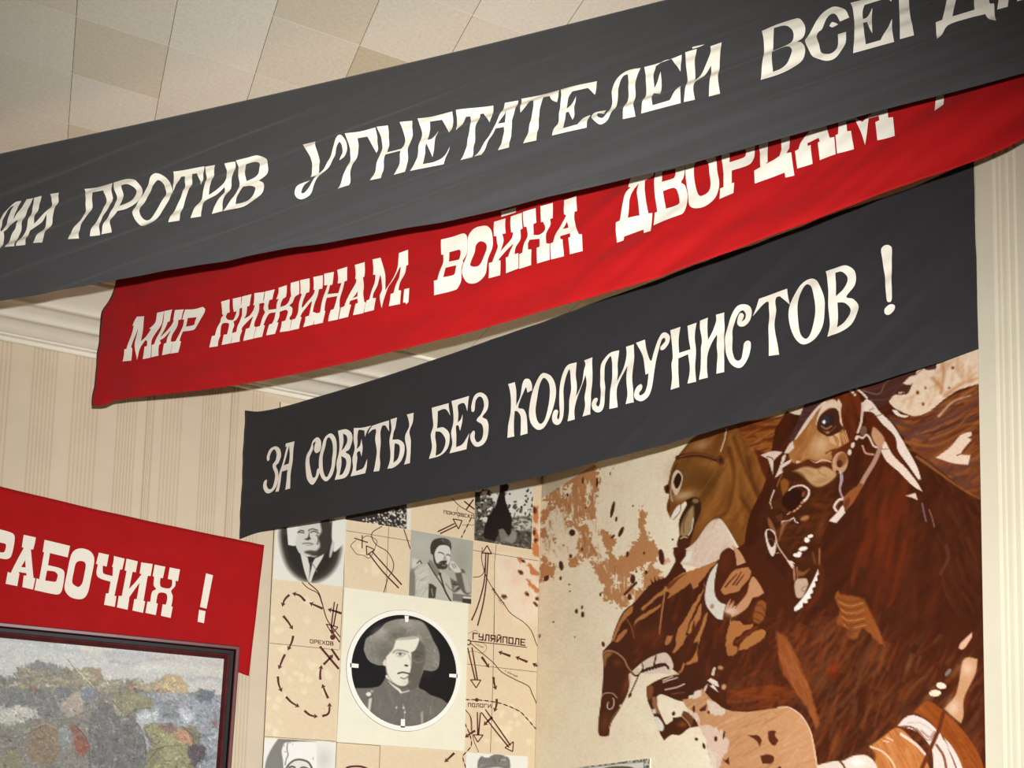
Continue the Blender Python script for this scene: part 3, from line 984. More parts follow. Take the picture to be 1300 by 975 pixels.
b1.letters((140, 180, 8.125), [
    ('Р', ['35,418 ~120,395 ~200,385 ~280,415 ~330,500 ~320,580 ~270,640 ~170,695 80,718 ~40,770 ~10,830 8,930 -97,950 ~-60,860 ~0,745 ~45,660 ~65,560', '128,460 ~190,450 ~250,475 ~268,530 ~230,605 ~160,645 98,665 ~125,600 ~130,540']),
    ('О', ['~490,335 ~570,365 ~630,450 ~650,530 ~635,600 ~580,670 ~500,755 ~420,835 ~340,870 ~270,825 ~245,750 ~275,660 ~340,550 ~385,440 ~430,365', '~495,390 ~545,430 ~580,510 ~575,590 ~520,670 ~450,750 ~390,800 ~340,795 ~315,740 ~345,660 ~405,550 ~435,450 ~465,405']),
    ('Т', '650,308 965,248 952,460 890,320 840,325 ~845,440 ~810,560 ~745,680 720,820 605,836 ~655,710 ~745,590 ~775,480 765,350 725,355 652,512')])
b1.letters((240, 180, 8.125), [
    ('И', '160,252 262,233 ~252,370 ~235,470 205,550 ~300,495 ~385,430 ~400,360 365,222 478,205 ~465,350 ~430,480 ~365,590 350,722 240,748 ~300,620 ~360,530 372,470 ~270,550 ~170,610 ~145,680 128,775 22,794 ~60,700 ~130,590 ~175,480 ~180,370'),
    ('В', ['485,195 ~600,165 ~710,138 ~800,180 ~828,260 ~800,330 720,400 ~770,430 ~780,490 ~740,560 ~650,640 ~550,690 355,722 ~420,640 ~500,520 ~525,400 ~515,290', '585,228 ~660,208 ~720,218 ~745,260 ~730,320 ~680,365 592,405 ~592,310', '560,465 ~640,458 ~690,480 ~680,540 ~620,610 ~560,635 485,650 ~510,560'])])
b1.letters((370, 140, 8.125), [
    ('У', '122,358 255,330 ~272,430 ~290,530 280,650 ~340,590 ~400,480 ~440,380 ~490,295 ~530,280 ~570,330 ~575,390 ~555,470 495,515 ~525,440 ~525,370 ~505,340 ~470,385 ~445,470 ~400,560 ~320,650 ~260,740 ~200,850 ~110,905 ~55,900 ~40,860 ~80,790 205,738 ~140,790 ~105,855 ~140,850 ~200,790 265,680 200,692 ~215,600 ~195,480'),
    ('Г', '570,265 ~720,240 878,195 ~890,290 ~890,390 875,440 790,280 690,300 ~692,420 ~645,540 ~615,640 592,768 470,802 ~545,670 ~600,530 ~605,400'),
    ('Н', '890,188 1005,172 ~1010,290 ~1000,390 990,440 1140,408 ~1170,350 ~1165,250 1125,135 1250,115 ~1250,250 ~1215,390 ~1195,500 1170,635 1055,665 ~1100,560 1135,430 975,465 ~940,600 920,698 808,722 ~870,590 ~925,440 ~935,310')])
b1.letters((500, 110, 8.125), [
    ('Е', '248,335 ~420,310 608,265 ~610,370 ~600,460 582,495 500,345 378,370 ~368,480 358,568 ~410,550 460,460 ~440,550 ~415,620 393,718 345,600 ~325,640 295,795 405,780 ~500,730 575,612 ~545,700 510,795 168,872 ~230,730 ~275,590 ~290,470'),
    ('Т', '645,248 1022,188 1020,330 995,380 920,268 888,275 ~880,370 ~845,440 ~835,560 ~820,640 812,735 685,755 ~740,650 ~760,540 ~800,410 785,300 740,305 ~700,410 655,472'),
    ('А', ['1140,158 1278,128 ~1255,260 ~1220,360 ~1215,480 ~1195,560 1195,640 1082,668 ~1110,570 ~1135,490 1135,415 1050,432 ~960,590 908,712 830,725 ~900,630 ~970,520 ~1060,380 ~1110,280', '1168,250 ~1150,300 ~1105,350 1075,388 1148,375 ~1160,310'])])
b1.letters((620, 80, 8.125), [
    ('Т', '335,355 728,270 ~725,350 710,410 ~660,390 635,348 572,360 ~545,440 ~525,520 ~520,640 505,720 505,820 368,845 ~410,715 ~435,600 ~470,450 468,390 430,392 ~400,450 335,520'),
    ('Е', '745,268 1122,195 1115,265 1098,322 1030,265 868,300 ~825,370 ~810,465 ~850,430 905,348 ~888,450 ~885,540 870,592 830,505 ~800,520 ~785,620 780,695 930,660 ~980,580 1055,540 ~1035,610 1020,682 668,772 ~680,690 ~720,620 ~735,480 ~755,340')])
b1.letters((740, 50, 8.125), [
    ('Л', '600,310 ~555,390 ~540,480 ~540,580 ~525,660 545,805 415,832 ~430,710 ~465,610 ~470,480 468,370 ~420,390 ~375,460 ~360,580 ~345,690 ~310,770 ~260,850 ~180,890 ~110,850 ~95,800 ~130,755 240,735 225,795 ~170,770 ~150,785 ~170,830 ~220,835 ~265,770 ~300,660 ~300,520 ~335,440 ~410,365 ~490,325'),
    ('Е', '638,300 ~750,270 ~900,220 1022,172 ~1015,260 1008,335 920,215 ~840,235 755,285 ~730,370 735,495 ~770,430 805,340 ~810,450 800,580 ~760,555 728,545 ~715,600 722,695 900,640 ~950,560 1010,485 1010,662 605,775 ~625,640 ~650,560 ~650,400')])
b1.letters((800, 40, 8.125), [
    ('Й', '572,230 690,192 ~670,300 ~670,420 668,500 ~740,420 ~800,310 ~832,235 830,160 945,118 ~930,260 ~915,420 ~910,510 928,645 812,672 ~820,560 835,450 835,350 ~760,450 ~680,530 ~655,600 668,705 555,732 ~570,620 ~590,500 ~580,370'),
    ('Й', '645,175 770,148 ~720,172 645,195')])
b1.letters((955, 0, 8.125), [
    ('В', ['100,325 ~250,255 ~440,195 ~490,200 ~535,260 ~548,320 ~520,380 455,430 ~500,440 ~540,500 ~545,570 ~500,650 ~380,730 ~250,785 88,832 ~105,680 ~120,560 ~120,430', '225,300 ~320,275 ~380,290 ~425,350 ~415,410 ~360,455 212,525 ~220,420', '203,540 ~280,500 ~350,480 ~400,510 ~410,560 ~370,650 ~300,710 215,745 ~205,640']),
    ('С', '1000,175 905,215 ~860,165 ~810,165 ~760,220 ~720,290 ~675,330 ~665,390 ~690,480 ~715,555 ~790,575 ~850,545 ~885,480 885,375 968,350 ~965,450 ~920,540 ~850,610 ~750,635 ~640,605 ~580,530 ~545,430 ~570,370 ~640,270 ~720,150 ~820,80 ~890,80 ~960,120'),
    ('С', '795,260 ~820,230 ~860,230 885,240 ~830,270')])
b1.letters((1060, 0, 8.125), [
    ('Е', '160,38 ~300,5 ~400,-40 620,-100 580,15 540,-5 305,70 ~285,120 288,190 ~330,170 385,80 ~380,200 385,355 ~350,300 330,230 290,240 ~300,340 318,475 470,430 ~540,310 588,215 ~590,330 610,438 188,555 ~200,400 ~200,220 ~185,110'),
    ('Г', '655,-160 1000,-260 980,-130 760,-70 ~770,130 ~785,220 815,370 670,412 ~668,250')])
b1.letters((1160, 0, 9.286), [
    ('Д', ['440,-250 880,-300 885,0 ~895,55 945,55 970,252 ~900,215 845,155 ~620,220 ~400,300 ~330,400 275,465 258,280 335,250 ~360,150', '530,-150 710,-190 ~710,60 715,130 455,210 ~470,130']),
    ('А', '1060,-290 1300,-340 1350,-30 1220,10 1200,-120 1130,-100 1110,65 985,102 ~1010,-50')])

# --- lower red banner on the boarded wall: ... OF THE WORKERS !
pl4 = Plane((0, YB - .028, 0), (0, -1, 0))


def fold4(a, z):
    r = np.clip((a - .98) / .12, 0, 1)
    return ripple(a, z, .0030, .024, 90, 0) * r + ripple(a, z, .0022, .32, 85, .4) * (1 - r) + ripple(a, z, .0010, .16, -12, 1.0)


b4 = Banner('slogan_banner', 'short red banner with slab letters, hanging flat on the wall behind the painting', pl4,
            '-300,556 -120,590 0,617.5 ~120,646 ~220,668 335.5,692',
            '-300,775 -120,788 0,800 ~150,826 303,853.5 316,858.5', M_RED, fold4, ncol=150, nrow=36)
b4.letters((0, 650, 8.125), [
    ('Р', ['-100,165 0,182 ~90,205 ~140,230 ~152,275 ~135,390 ~110,465 ~65,488 0,480 -40,475 -60,650 -160,630', '-40,310 10,318 ~55,330 ~62,355 ~50,405 ~30,420 -50,408']),
    ('А', ['245,235 370,262 ~360,320 342,388 318,385 ~330,520 345,680 365,685 340,800 230,775 245,655 275,655 270,630 190,618 200,638 178,765 58,742 80,618 110,630 ~170,510 245,372 225,362', '260,495 218,568 265,572']),
    ('Б', ['460,288 722,352 698,470 515,425 495,550 ~600,575 ~650,600 ~665,640 ~650,760 ~625,835 ~575,852 355,805 378,685 405,695 455,415 440,412', '485,605 ~560,615 ~590,640 ~595,660 ~580,715 ~560,722 465,708']),
    ('О', ['~860,378 ~930,405 ~968,460 ~970,530 ~940,680 ~910,820 ~870,885 ~810,900 ~730,880 ~680,830 ~665,770 ~690,640 ~720,490 ~750,415 ~800,382', '~835,505 ~870,515 ~885,550 ~870,640 ~850,730 ~820,770 ~790,770 ~750,740 ~745,700 ~760,620 ~778,540 ~800,512'])])
b4.letters((120, 690, 8.125), [
    ('Ч', '45,95 148,118 125,238 85,228 ~85,285 ~100,315 185,338 190,245 180,240 ~195,190 200,130 310,158 285,270 262,270 ~230,420 205,540 225,545 208,655 98,632 118,515 145,515 165,395 ~80,370 ~30,340 ~20,290 35,215 15,208'),
    ('И', '330,158 445,185 425,298 392,292 355,470 ~420,400 485,318 465,310 482,195 600,212 578,335 548,335 505,592 522,598 500,715 390,692 410,575 435,575 465,405 ~410,480 355,560 358,568 340,685 230,660 250,540 280,545 330,285 310,278'),
    ('Х', '620,218 730,240 705,358 680,355 ~675,410 ~690,450 ~760,465 ~790,450 ~800,420 800,375 770,370 755,365 775,248 880,270 860,390 835,385 ~830,440 ~790,490 ~805,540 ~800,600 790,650 805,655 785,768 685,745 702,628 735,632 ~750,570 ~740,520 ~690,505 ~655,520 ~640,580 635,615 652,620 632,738 525,715 545,600 575,602 ~585,530 ~600,490 ~635,470 ~610,430 615,345 600,335'),
    ('!', '1150,308 1222,328 1155,672 1088,655'), ('!', '1078,685 1145,698 1128,822 1062,808')])

# ================================================================== MURAL (painted on the right-hand wall)
M_MURAL = paint_mat('mural_paint', .6, .12, bump=.12, bscale=140, var=.05, vscale=25)
ML = Plane((XR - .004, 0, 0), (-1, 0, 0))
pxs = np.concatenate([np.linspace(684.2, 1246.5, 420)])
Yc = ML.at(pxs, np.full_like(pxs, 800.0))[:, 1]
Yc[0] = YB - .002
Yc[-1] = yp(1249.2) + .001
Zr = np.linspace(CAM[2] + 2.30, CAM[2] - .35, 560)
G = np.zeros((len(Zr), len(Yc), 3))
G[..., 0] = XR - .004
G[..., 1] = Yc[None]
G[..., 2] = Zr[:, None]
c = Canvas(G, (245, 226, 195))
c.T = None
BG, H2, H1, HS, RD, SPL, DUST = 0, 1, 2, 3, 4, 5, 6
# ground: uneven cream
c.img *= (1 + .05 * (noise2(c.x, c.y, 60, 4) - .5) + .03 * (noise2(c.x, c.y, 14, 5) - .5))[..., None]
W1, W5, W6, W7, W8 = (660, 600, 4.0625), (740, 680, 7.222), (830, 520, 5.0), (1040, 440, 5.0), (680, 560, 5.909)
TAN, DKB = (199, 140, 92), (82, 36, 20)
# leaf-like splatter at the left
c.T = W8
kw = dict(warp=3.2, soft=.9, ws=(2.6, 4.2))
c.poly('60,250 150,270 250,190 300,150 380,140 470,200 470,330 450,490 450,590 410,600 380,530 350,600 330,560 330,640 390,620 410,720 430,790 470,830 490,880 430,850 380,880 340,860 300,920 250,890 330,840 310,770 340,700 300,650 240,640 210,600 220,540 180,500 130,530 90,590 40,650 10,600 40,540 100,470 60,420', TAN, seed=11, rid=SPL,
       holes=('210,350 270,310 270,390 220,430 190,400', '225,560 260,540 300,560 280,610 240,600', '120,430 140,460 110,480', '380,400 400,420 390,500 365,470'), **kw)
c.poly('380,350 400,320 420,350 410,420 390,400', (245, 226, 195), seed=5, warp=2, soft=.9)
c.poly('180,300 215,330 200,400 175,380', (245, 226, 195), seed=6, warp=2, soft=.9)
c.poly('20,690 70,650 100,690 80,760 40,720', TAN, seed=12, rid=SPL, **kw)
c.poly('110,600 135,700 150,740 135,770 120,690', TAN, seed=13, **kw)
c.poly('0,330 25,400 20,520 0,600', TAN, seed=13, **kw)
c.poly('550,260 600,180 580,200 560,240', TAN, seed=13, **kw)
c.T = W1
c.poly('410,310 440,300 490,320 500,360 470,400 500,440 560,420 580,370 620,330 615,230 630,165 655,210 650,290 670,340 700,350 710,430 690,480 730,530 750,580 690,640 620,690 560,650 550,690 530,710 480,660 420,670 440,590 400,560 390,510 370,490 370,450 430,460 460,430 430,380', TAN, seed=21, rid=SPL,
       holes=('575,505 625,500 640,600 590,600 560,560', '470,540 500,520 510,560 490,590', '520,380 545,350 540,420', '640,480 680,450 660,520'), **kw)
c.poly('110,440 130,400 140,460 180,480 180,560 150,520 110,570 100,500', TAN, seed=22, **kw)
c.poly('250,450 300,440 370,400 410,430 350,440 290,480 270,500', TAN, seed=23, **kw)
c.poly('740,440 770,440 775,470 745,480', (225, 175, 140), soft=2, warp=2)
c.strokes('100,90 400,10 410,240 420,430 600,520 700,640 420,640 380,480 260,440 110,560', 70, 14, 2.2, 80, [(170, 108, 66), (222, 172, 128), (185, 122, 76)], .6, 18, 8)
c.strokes('100,90 400,10 410,240 420,430 600,520 700,640 560,690 420,640 380,480 260,440 110,560', 90, 9, 2.0, 84, [(245, 226, 195), (238, 214, 178)], .9, 16, 88, soft=1.0)
for a in [(270, 310, 16, 17, 0), (478, 190, 9, 44, 12), (497, 240, 6, 13, 10), (522, 305, 10, 29, 25), (730, 435, 15, 42, -8), (213, 480, 12, 25, -8), (137, 545, 12, 18, 40), (210, 545, 7, 10, 0), (292, 715, 8, 12, 0),
          (320, 695, 5, 11, 10), (324, 732, 9, 15, 0), (325, 40, 5, 18, 5), (398, 50, 6, 26, 5), (225, 375, 3, 6, 0), (173, 770, 4, 5, 0), (283, 848, 4, 4, 0), (430, 885, 8, 14, -15), (102, 843, 5, 10, 10), (582, 550, 13, 24, 5),
          (565, 642, 11, 16, 0), (416, 629, 5, 10, 0), (788, 345, 6, 5, 0), (583, 172, 4, 5, 0), (555, 420, 7, 16, 10), (640, 415, 5, 7, 0), (652, 515, 7, 11, 0), (600, 510, 5, 7, 0), (480, 330, 14, 6, -40), (320, 395, 5, 10, 0), (255, 577, 5, 4, 0), (258, 612, 4, 4, 0), (245, 115, 6, 9, 0), (125, 60, 7, 12, 0), (80, 190, 10, 22, 10), (340, 180, 4, 6, 0), (193, 75, 4, 14, 0), (467, 5, 3, 8, 0), (262, 430, 8, 10, 0)]:
    c.dot(*a[:4], (88, 42, 28), a[4])
c.line('540,628 600,568', 13, (96, 48, 32))

# ---- pale horse behind, mouth open
c.T = W6
head2 = '235,190 ~300,150 ~420,110 520,80 800,60 900,-60 1000,300 ~850,300 ~780,420 730,640 ~740,800 ~780,975 590,975 ~520,840 ~440,710 ~400,690 ~340,730 ~270,830 ~210,880 ~160,880 ~150,850 ~165,800 ~160,720 ~180,660 ~210,600 ~205,580 ~170,610 ~150,670 125,695 105,690 ~80,620 ~100,540 ~75,530 ~65,490 ~90,470 ~110,380 ~140,310 160,285'
c.poly('310,760 ~360,705 ~400,690 ~440,705 ~480,790 ~560,920 600,965 500,1050 150,975 ~200,900 ~230,870', (228, 202, 180), soft=1.5)
c.strokes('310,760 ~360,710 ~400,695 ~430,710 ~470,790 ~560,920 580,965 150,975 ~200,900', 26, 16, 3, -70, [(205, 165, 132), (235, 215, 200), (214, 178, 150)], .45, 25, 14)
c.poly('200,910 240,900 230,960 180,975 170,940', (240, 228, 210), soft=6, warp=2)
c.poly(head2, (132, 80, 38), rid=H2)
c.strokes(head2, 260, 40, 6, -55, [(150, 95, 46), (110, 64, 30), (165, 105, 52)], .35, 22, 41, soft=3)
c.blob(240, 400, 120, 90, (122, 84, 44), 0, .7)
c.blob(190, 545, 75, 30, (205, 172, 128), -15, .85)
c.blob(330, 470, 80, 60, (92, 58, 28), 0, .55)
c.blob(350, 340, 90, 30, (172, 122, 66), 5, .5)
c.blob(300, 225, 60, 30, (205, 168, 120), -20, .6)
c.blob(420, 520, 28, 150, (176, 118, 60), 20, .55)
c.blob(330, 670, 30, 110, (172, 112, 58), 28, .7)
c.blob(250, 760, 25, 90, (130, 80, 40), 30, .5)
for q in ['490,180 ~520,350 ~520,500 ~470,680', '530,200 ~580,420 ~640,560 ~690,700', '470,330 ~520,520 ~560,720', '640,250 ~690,420 ~720,560']:
    c.line(q, 42, (176, 112, 54), .55, 20, soft=7)
for q in ['510,180 ~560,320 ~600,420 ~700,640', '480,250 ~510,420 ~470,640 ~390,690', '560,560 ~640,700 ~700,850', '590,300 ~640,480 ~720,640']:
    c.line(q, 26, (84, 44, 20), .6, 10, soft=5)
c.poly('520,90 ~800,40 ~900,20 ~860,180 ~760,300 ~690,300 ~610,250', (122, 60, 24), soft=3)
c.strokes('520,90 ~800,40 ~900,20 ~860,180 ~760,300 ~690,300 ~610,250', 60, 45, 4, -18, [(175, 105, 50), (100, 46, 20), (150, 82, 36), (190, 125, 70)], .6, 12, 17, bend=.3)
c.poly('640,250 ~760,300 ~830,400 ~780,480 ~700,420', (98, 44, 20), soft=4)
c.line('150,305 ~200,292 ~300,288 ~420,325', 28, (92, 48, 30))
c.line('165,300 ~220,285 ~300,283 ~400,310', 8, (150, 92, 60), .8)
c.dot(425, 322, 24, 34, (110, 62, 36), -10)
c.dot(425, 322, 11, 16, (70, 36, 22), -10)
c.line('470,100 455,190 430,265', 22, (120, 70, 42), w1=16)
c.line('462,120 450,190 425,265', 9, (214, 180, 148))
c.line('240,200 165,290', 3, (90, 50, 30))
c.line('150,340 ~112,430 ~100,560 ~95,650', 7, (80, 40, 26), .8)
c.line('400,380 ~330,480 ~280,560', 6, (150, 104, 60), .6, soft=2)
c.poly('~150,383 ~182,420 ~172,490 ~140,545 ~112,480 ~122,410', (224, 198, 166))
c.poly('~153,402 ~176,430 ~164,480 ~142,502 ~126,455', (58, 28, 20))
c.dot(86, 503, 12, 26, (66, 30, 22), 10)
c.line('~112,480 ~108,540 ~118,580', 8, (220, 190, 155), .8)
c.poly('~172,605 ~165,650 125,697 105,690 ~130,640 ~150,612', (242, 230, 212))
c.line('172,605 ~165,650 ~125,697', 4, (110, 70, 45))
c.poly('200,575 ~255,555 ~290,570 ~300,640 ~260,740 ~225,850 160,855 ~165,800 ~158,720 ~180,660 ~210,610', (70, 40, 26))
c.poly('~245,610 ~190,690 ~168,760 ~172,800 ~215,800 ~248,720 ~255,640', (172, 138, 98), soft=3)
c.line('~250,690 ~240,760 ~218,800', 8, (225, 205, 172))
c.line('~215,660 ~190,720 ~190,780', 8, (110, 82, 54), .8)
c.poly('~165,800 ~190,810 ~215,800 ~230,850 ~210,880 ~160,882 ~148,850', (88, 42, 28), soft=1.5)
c.line('172,818 190,808 212,812', 8, (205, 175, 140))
c.dot(265, 580, 20, 16, (150, 125, 92), 0, .9, 2)
c.poly('~130,885 ~190,880 ~200,900 ~160,975 ~140,975', (90, 40, 24), soft=1.5, warp=1.5)

# ---- big dark horse on the right: body first
c.T = None
big = '984,545 1010,505 ~1060,480 1130,440 1270,400 1270,1150 985,1150 ~1000,1000 ~985,905 940,900 ~905,880 ~960,800 ~945,720 ~950,660 ~972,610'
c.poly(big, (78, 34, 18), rid=H1)
c.strokes(big, 900, 46, 9, -62, [(92, 40, 20), (70, 30, 18), (104, 46, 22), (84, 44, 30), (64, 28, 18)], .45, 30, 51, soft=5)
c.strokes('950,800 ~1040,760 ~1180,800 ~1249,840 1249,975 1000,975 ~990,890', 420, 26, 5, -58, [(122, 56, 26), (108, 66, 46), (134, 62, 26), (92, 50, 36), (120, 44, 22), (90, 40, 20)], .42, 22, 52, soft=3)
c.strokes('1100,600 ~1140,560 ~1160,700 ~1120,780 ~1080,760', 40, 90, 9, -78, [(128, 52, 22), (112, 44, 20)], .5, 8, 53, soft=6)
c.strokes('1180,560 ~1249,560 1249,800 ~1200,760', 120, 40, 5, 60, [(104, 50, 26), (84, 40, 28), (62, 26, 18)], .5, 16, 54, soft=4)
c.T = W7
mane = '430,440 ~560,440 ~700,410 ~850,310 1020,240 1100,220 1100,975 ~960,940 ~850,850 ~720,740 ~600,660 ~500,520'
c.poly(mane, (118, 62, 34), soft=2)
c.strokes(mane, 260, 52, 6, -28, [(150, 84, 40), (92, 54, 54), (104, 64, 66), (132, 68, 32), (84, 40, 30), (168, 104, 60)], .55, 14, 61, soft=2.5, bend=.3)
for q, w, col in [('460,470 ~650,520 ~820,460 ~1030,330', 30, (98, 62, 62)), ('500,540 ~700,580 ~880,500 ~1030,420', 26, (104, 66, 68)), ('520,600 ~720,630 ~880,560 ~1030,470', 22, (154, 90, 44)),
                  ('560,650 ~720,680 ~830,620', 18, (128, 70, 40)), ('650,720 ~800,790 ~960,880 1030,920', 22, (100, 62, 60)), ('620,700 ~760,800 ~900,900 1030,975', 18, (158, 98, 56)), ('440,440 ~600,460 ~760,420 ~900,330 1030,260', 16, (100, 46, 28)),
                  ('700,590 ~850,530 ~950,440 1030,400', 12, (160, 96, 48)), ('760,440 ~850,350 ~960,310', 16, (206, 170, 140)), ('640,560 ~800,520 ~950,420', 10, (84, 44, 44))]:
    c.line(q, w, col, .8, w * .4, soft=2)
c.poly('440,350 ~480,300 ~600,190 ~640,130 ~730,150 735,90 ~850,30 1100,-60 1100,215 ~900,270 ~800,330 ~700,410 ~620,440 ~560,430 ~480,390', (224, 194, 164))
c.strokes('500,340 ~620,280 ~740,150 ~850,60 1020,20 1020,220 ~800,310 ~620,420', 60, 14, 6, -60, [(205, 158, 112), (232, 212, 190), (196, 140, 92), (226, 188, 168)], .45, 40, 63, soft=3)
for q in ['780,90 ~790,180 ~770,290', '720,200 ~780,270 ~770,300', '800,310 ~900,240 ~1010,200']:
    c.line(q, 26, (186, 124, 76), .7, 12, soft=4)
for a in [(675, 262, 5, 8), (625, 292, 10, 12), (848, 135, 9, 9), (825, 262, 7, 6), (660, 365, 8, 10)]:
    c.dot(*a, (112, 58, 34), soft=2)
top = '200,262 ~400,190 ~560,100 740,50 745,130 ~710,180 640,130 ~590,160 ~620,190 ~520,230 ~580,240 ~600,210 ~560,300 ~500,290 ~540,290 ~470,310 ~430,360 ~350,390 ~280,320'
c.poly(top, (84, 48, 48))
for q, w, col in [('280,280 ~380,300 ~430,220 ~560,130', 10, (126, 98, 100)), ('260,270 ~380,260 ~520,150', 9, (112, 56, 44)), ('330,340 ~440,330 ~500,260 ~620,190', 10, (110, 62, 54)), ('400,300 ~520,230 ~700,120', 8, (96, 60, 62)), ('470,300 ~540,300 ~590,230', 8, (112, 54, 34))]:
    c.line(q, w, col, .9, 4)
c.poly('530,235 ~580,190 ~640,185 ~580,240', (226, 198, 170))
c.poly('640,130 ~690,150 ~735,145 ~715,190 ~690,175', (226, 198, 170))
c.poly('740,705 ~830,640 ~900,560 965,540 970,560 945,580 970,590 ~950,610 ~900,680 960,690 945,750 ~850,740', (224, 194, 168))
c.line('875,690 ~920,670 ~960,620', 8, (120, 62, 36))
c.poly('460,400 ~490,405 ~520,430 570,440 ~540,450 ~490,435', (232, 210, 186))
# forehead, mane stripe and bridle
c.T = (960, 480, 7.222)
face = '345,575 ~450,420 ~590,225 ~640,195 ~700,190 ~770,240 ~790,440 845,580 760,640 ~690,660 700,750 ~600,770 ~480,745 ~420,790 ~330,770 ~300,690'
c.poly('440,235 600,170 ~850,90 ~960,210 ~930,420 ~880,600 ~830,700 ~700,800 ~300,800 ~300,570 ~380,420', (104, 46, 22), soft=2)
c.strokes('600,170 ~850,90 ~960,210 ~930,420 ~880,600 ~800,500 ~780,240', 50, 30, 5, 80, [(128, 58, 26), (88, 36, 18)], .5, 15, 71, soft=3)
c.poly(face, (172, 112, 62), soft=2)
c.strokes(face, 90, 22, 5, -60, [(190, 132, 80), (156, 92, 46), (205, 152, 104)], .45, 20, 72, soft=3)
c.blob(600, 610, 90, 110, (216, 174, 130), 20, .85)
c.blob(420, 560, 60, 110, (156, 88, 40), 25, .6)
c.blob(560, 700, 80, 40, (200, 148, 98), 0, .6)
c.poly('~550,440 ~560,360 ~610,250 ~690,198 ~745,225 755,300 ~700,270 ~640,290 ~580,350', (222, 194, 166))
c.poly('~557,420 ~600,330 ~700,275 ~750,300 ~775,400 ~790,470 ~720,515 ~660,535 ~590,500 ~560,470', (82, 42, 30))
c.dot(655, 395, 62, 66, (60, 42, 48), 20)
c.dot(640, 385, 32, 40, (62, 58, 80), 20, soft=2)
c.dot(622, 402, 15, 18, (236, 232, 232))
c.line('600,440 ~640,465 ~690,440', 14, (168, 118, 76), .9)
c.line('620,490 ~680,490 ~730,440', 12, (128, 78, 50), .8)
c.dot(655, 500, 18, 12, (176, 120, 74))
c.poly('755,185 785,240 ~775,330 795,445 ~770,410 ~758,300 742,220', (224, 194, 166))
c.poly('665,540 700,528 740,620 680,590', (214, 166, 124))
c.poly('710,520 760,500 782,620 750,628 765,580 ~745,545', (214, 166, 124))
for q in ['785,510 812,600', '800,495 832,590', '815,480 845,580']:
    c.line(q, 11, (206, 150, 102))
c.line('640,690 ~690,660 ~720,680', 10, (110, 50, 26))
stripe = '440,235 600,170 640,205 ~540,290 ~440,440 ~350,565 300,590 ~320,520 ~380,400'
c.poly(stripe, (84, 50, 56))
c.strokes(stripe, 40, 16, 3, -20, [(104, 72, 82), (70, 38, 42), (98, 60, 58)], .6, 14, 73)
c.poly('345,572 ~450,400 ~560,262 632,210 ~645,222 ~560,300 ~455,450 368,560', (226, 196, 172))
c.poly('275,300 ~360,260 445,232 405,340 ~340,330', (222, 196, 166))
c.poly('335,575 348,640 295,690 255,690 ~300,610', (226, 198, 176))
c.poly('222,790 ~240,720 272,695 266,745 240,790', (226, 198, 176))
c.poly('170,918 ~208,830 215,800 325,742 312,780 242,822 248,862', (226, 200, 182))
c.poly('368,758 420,765 370,786', (226, 198, 176))
c.line('500,755 ~550,775 ~600,752 ~640,755 690,770', 11, (222, 192, 166))
c.line('250,840 ~400,790 ~480,760 ~560,800 ~690,790', 26, (96, 42, 22), .85, soft=3)
c.poly('40,705 ~150,670 243,678 ~185,730 158,760 152,885 ~130,810 108,742', (226, 198, 178))
c.line('100,720 ~140,730 ~155,750', 8, (70, 34, 22))
c.dot(768, 778, 72, 106, (200, 150, 116), 12)
c.dot(785, 750, 46, 66, (150, 92, 56), 20, soft=3)
c.dot(765, 785, 28, 36, (96, 50, 30))
c.dot(742, 862, 16, 20, (110, 44, 26))
for a in [(921, 548, 15, 24, 25), (886, 615, 17, 28, 20), (856, 680, 18, 28, 10)]:
    c.dot(*a[:4], (226, 198, 178), a[4])
c.T = W7
c.poly('265,365 300,332 330,345 ~355,375 ~380,410 ~470,500 ~560,650 ~620,760 646,840 630,846 ~570,760 ~500,660 ~480,570 ~400,490 ~340,420 275,412', (226, 204, 186))
c.poly('390,610 420,598 ~470,690 ~560,780 ~620,860 656,922 ~590,880 ~500,790 ~430,730 395,670', (226, 200, 178))
c.poly('280,420 ~340,425 ~400,500 ~480,580 ~500,670 ~600,830 ~560,780 ~470,680 ~420,600 ~385,590 ~340,540', (96, 40, 20), soft=1.5)
c.poly('330,560 ~345,510 ~400,560 ~415,600 ~385,640 ~350,610', (196, 144, 106), soft=2)
c.line('318,405 345,392', 5, (110, 80, 60))
c.line('365,440 395,430', 5, (110, 80, 60))
c.line('395,652 435,650', 4, (110, 80, 60))
c.line('185,268 215,292', 15, (226, 200, 176))
c.line('238,268 ~270,292 302,325', 13, (226, 200, 176))
c.dot(226, 306, 8, 8, (226, 200, 176))
c.line('275,360 ~268,470 245,545', 15, (222, 186, 166))
c.line('250,570 ~275,580 ~300,560 ~320,580 ~345,630 370,640', 12, (222, 194, 172))
c.dot(280, 535, 22, 32, (120, 84, 80), 10)
c.line('275,630 ~295,675 ~345,685', 11, (206, 150, 120))
c.line('388,640 ~350,730 ~290,830 ~262,885', 28, (178, 134, 116))
c.line('262,880 ~220,935 168,978', 30, (150, 84, 48))
c.line('136,790 ~145,840 130,900 ~140,940 162,972', 16, (170, 146, 156), w1=11)
c.line('136,790 132,880', 5, (226, 206, 200))
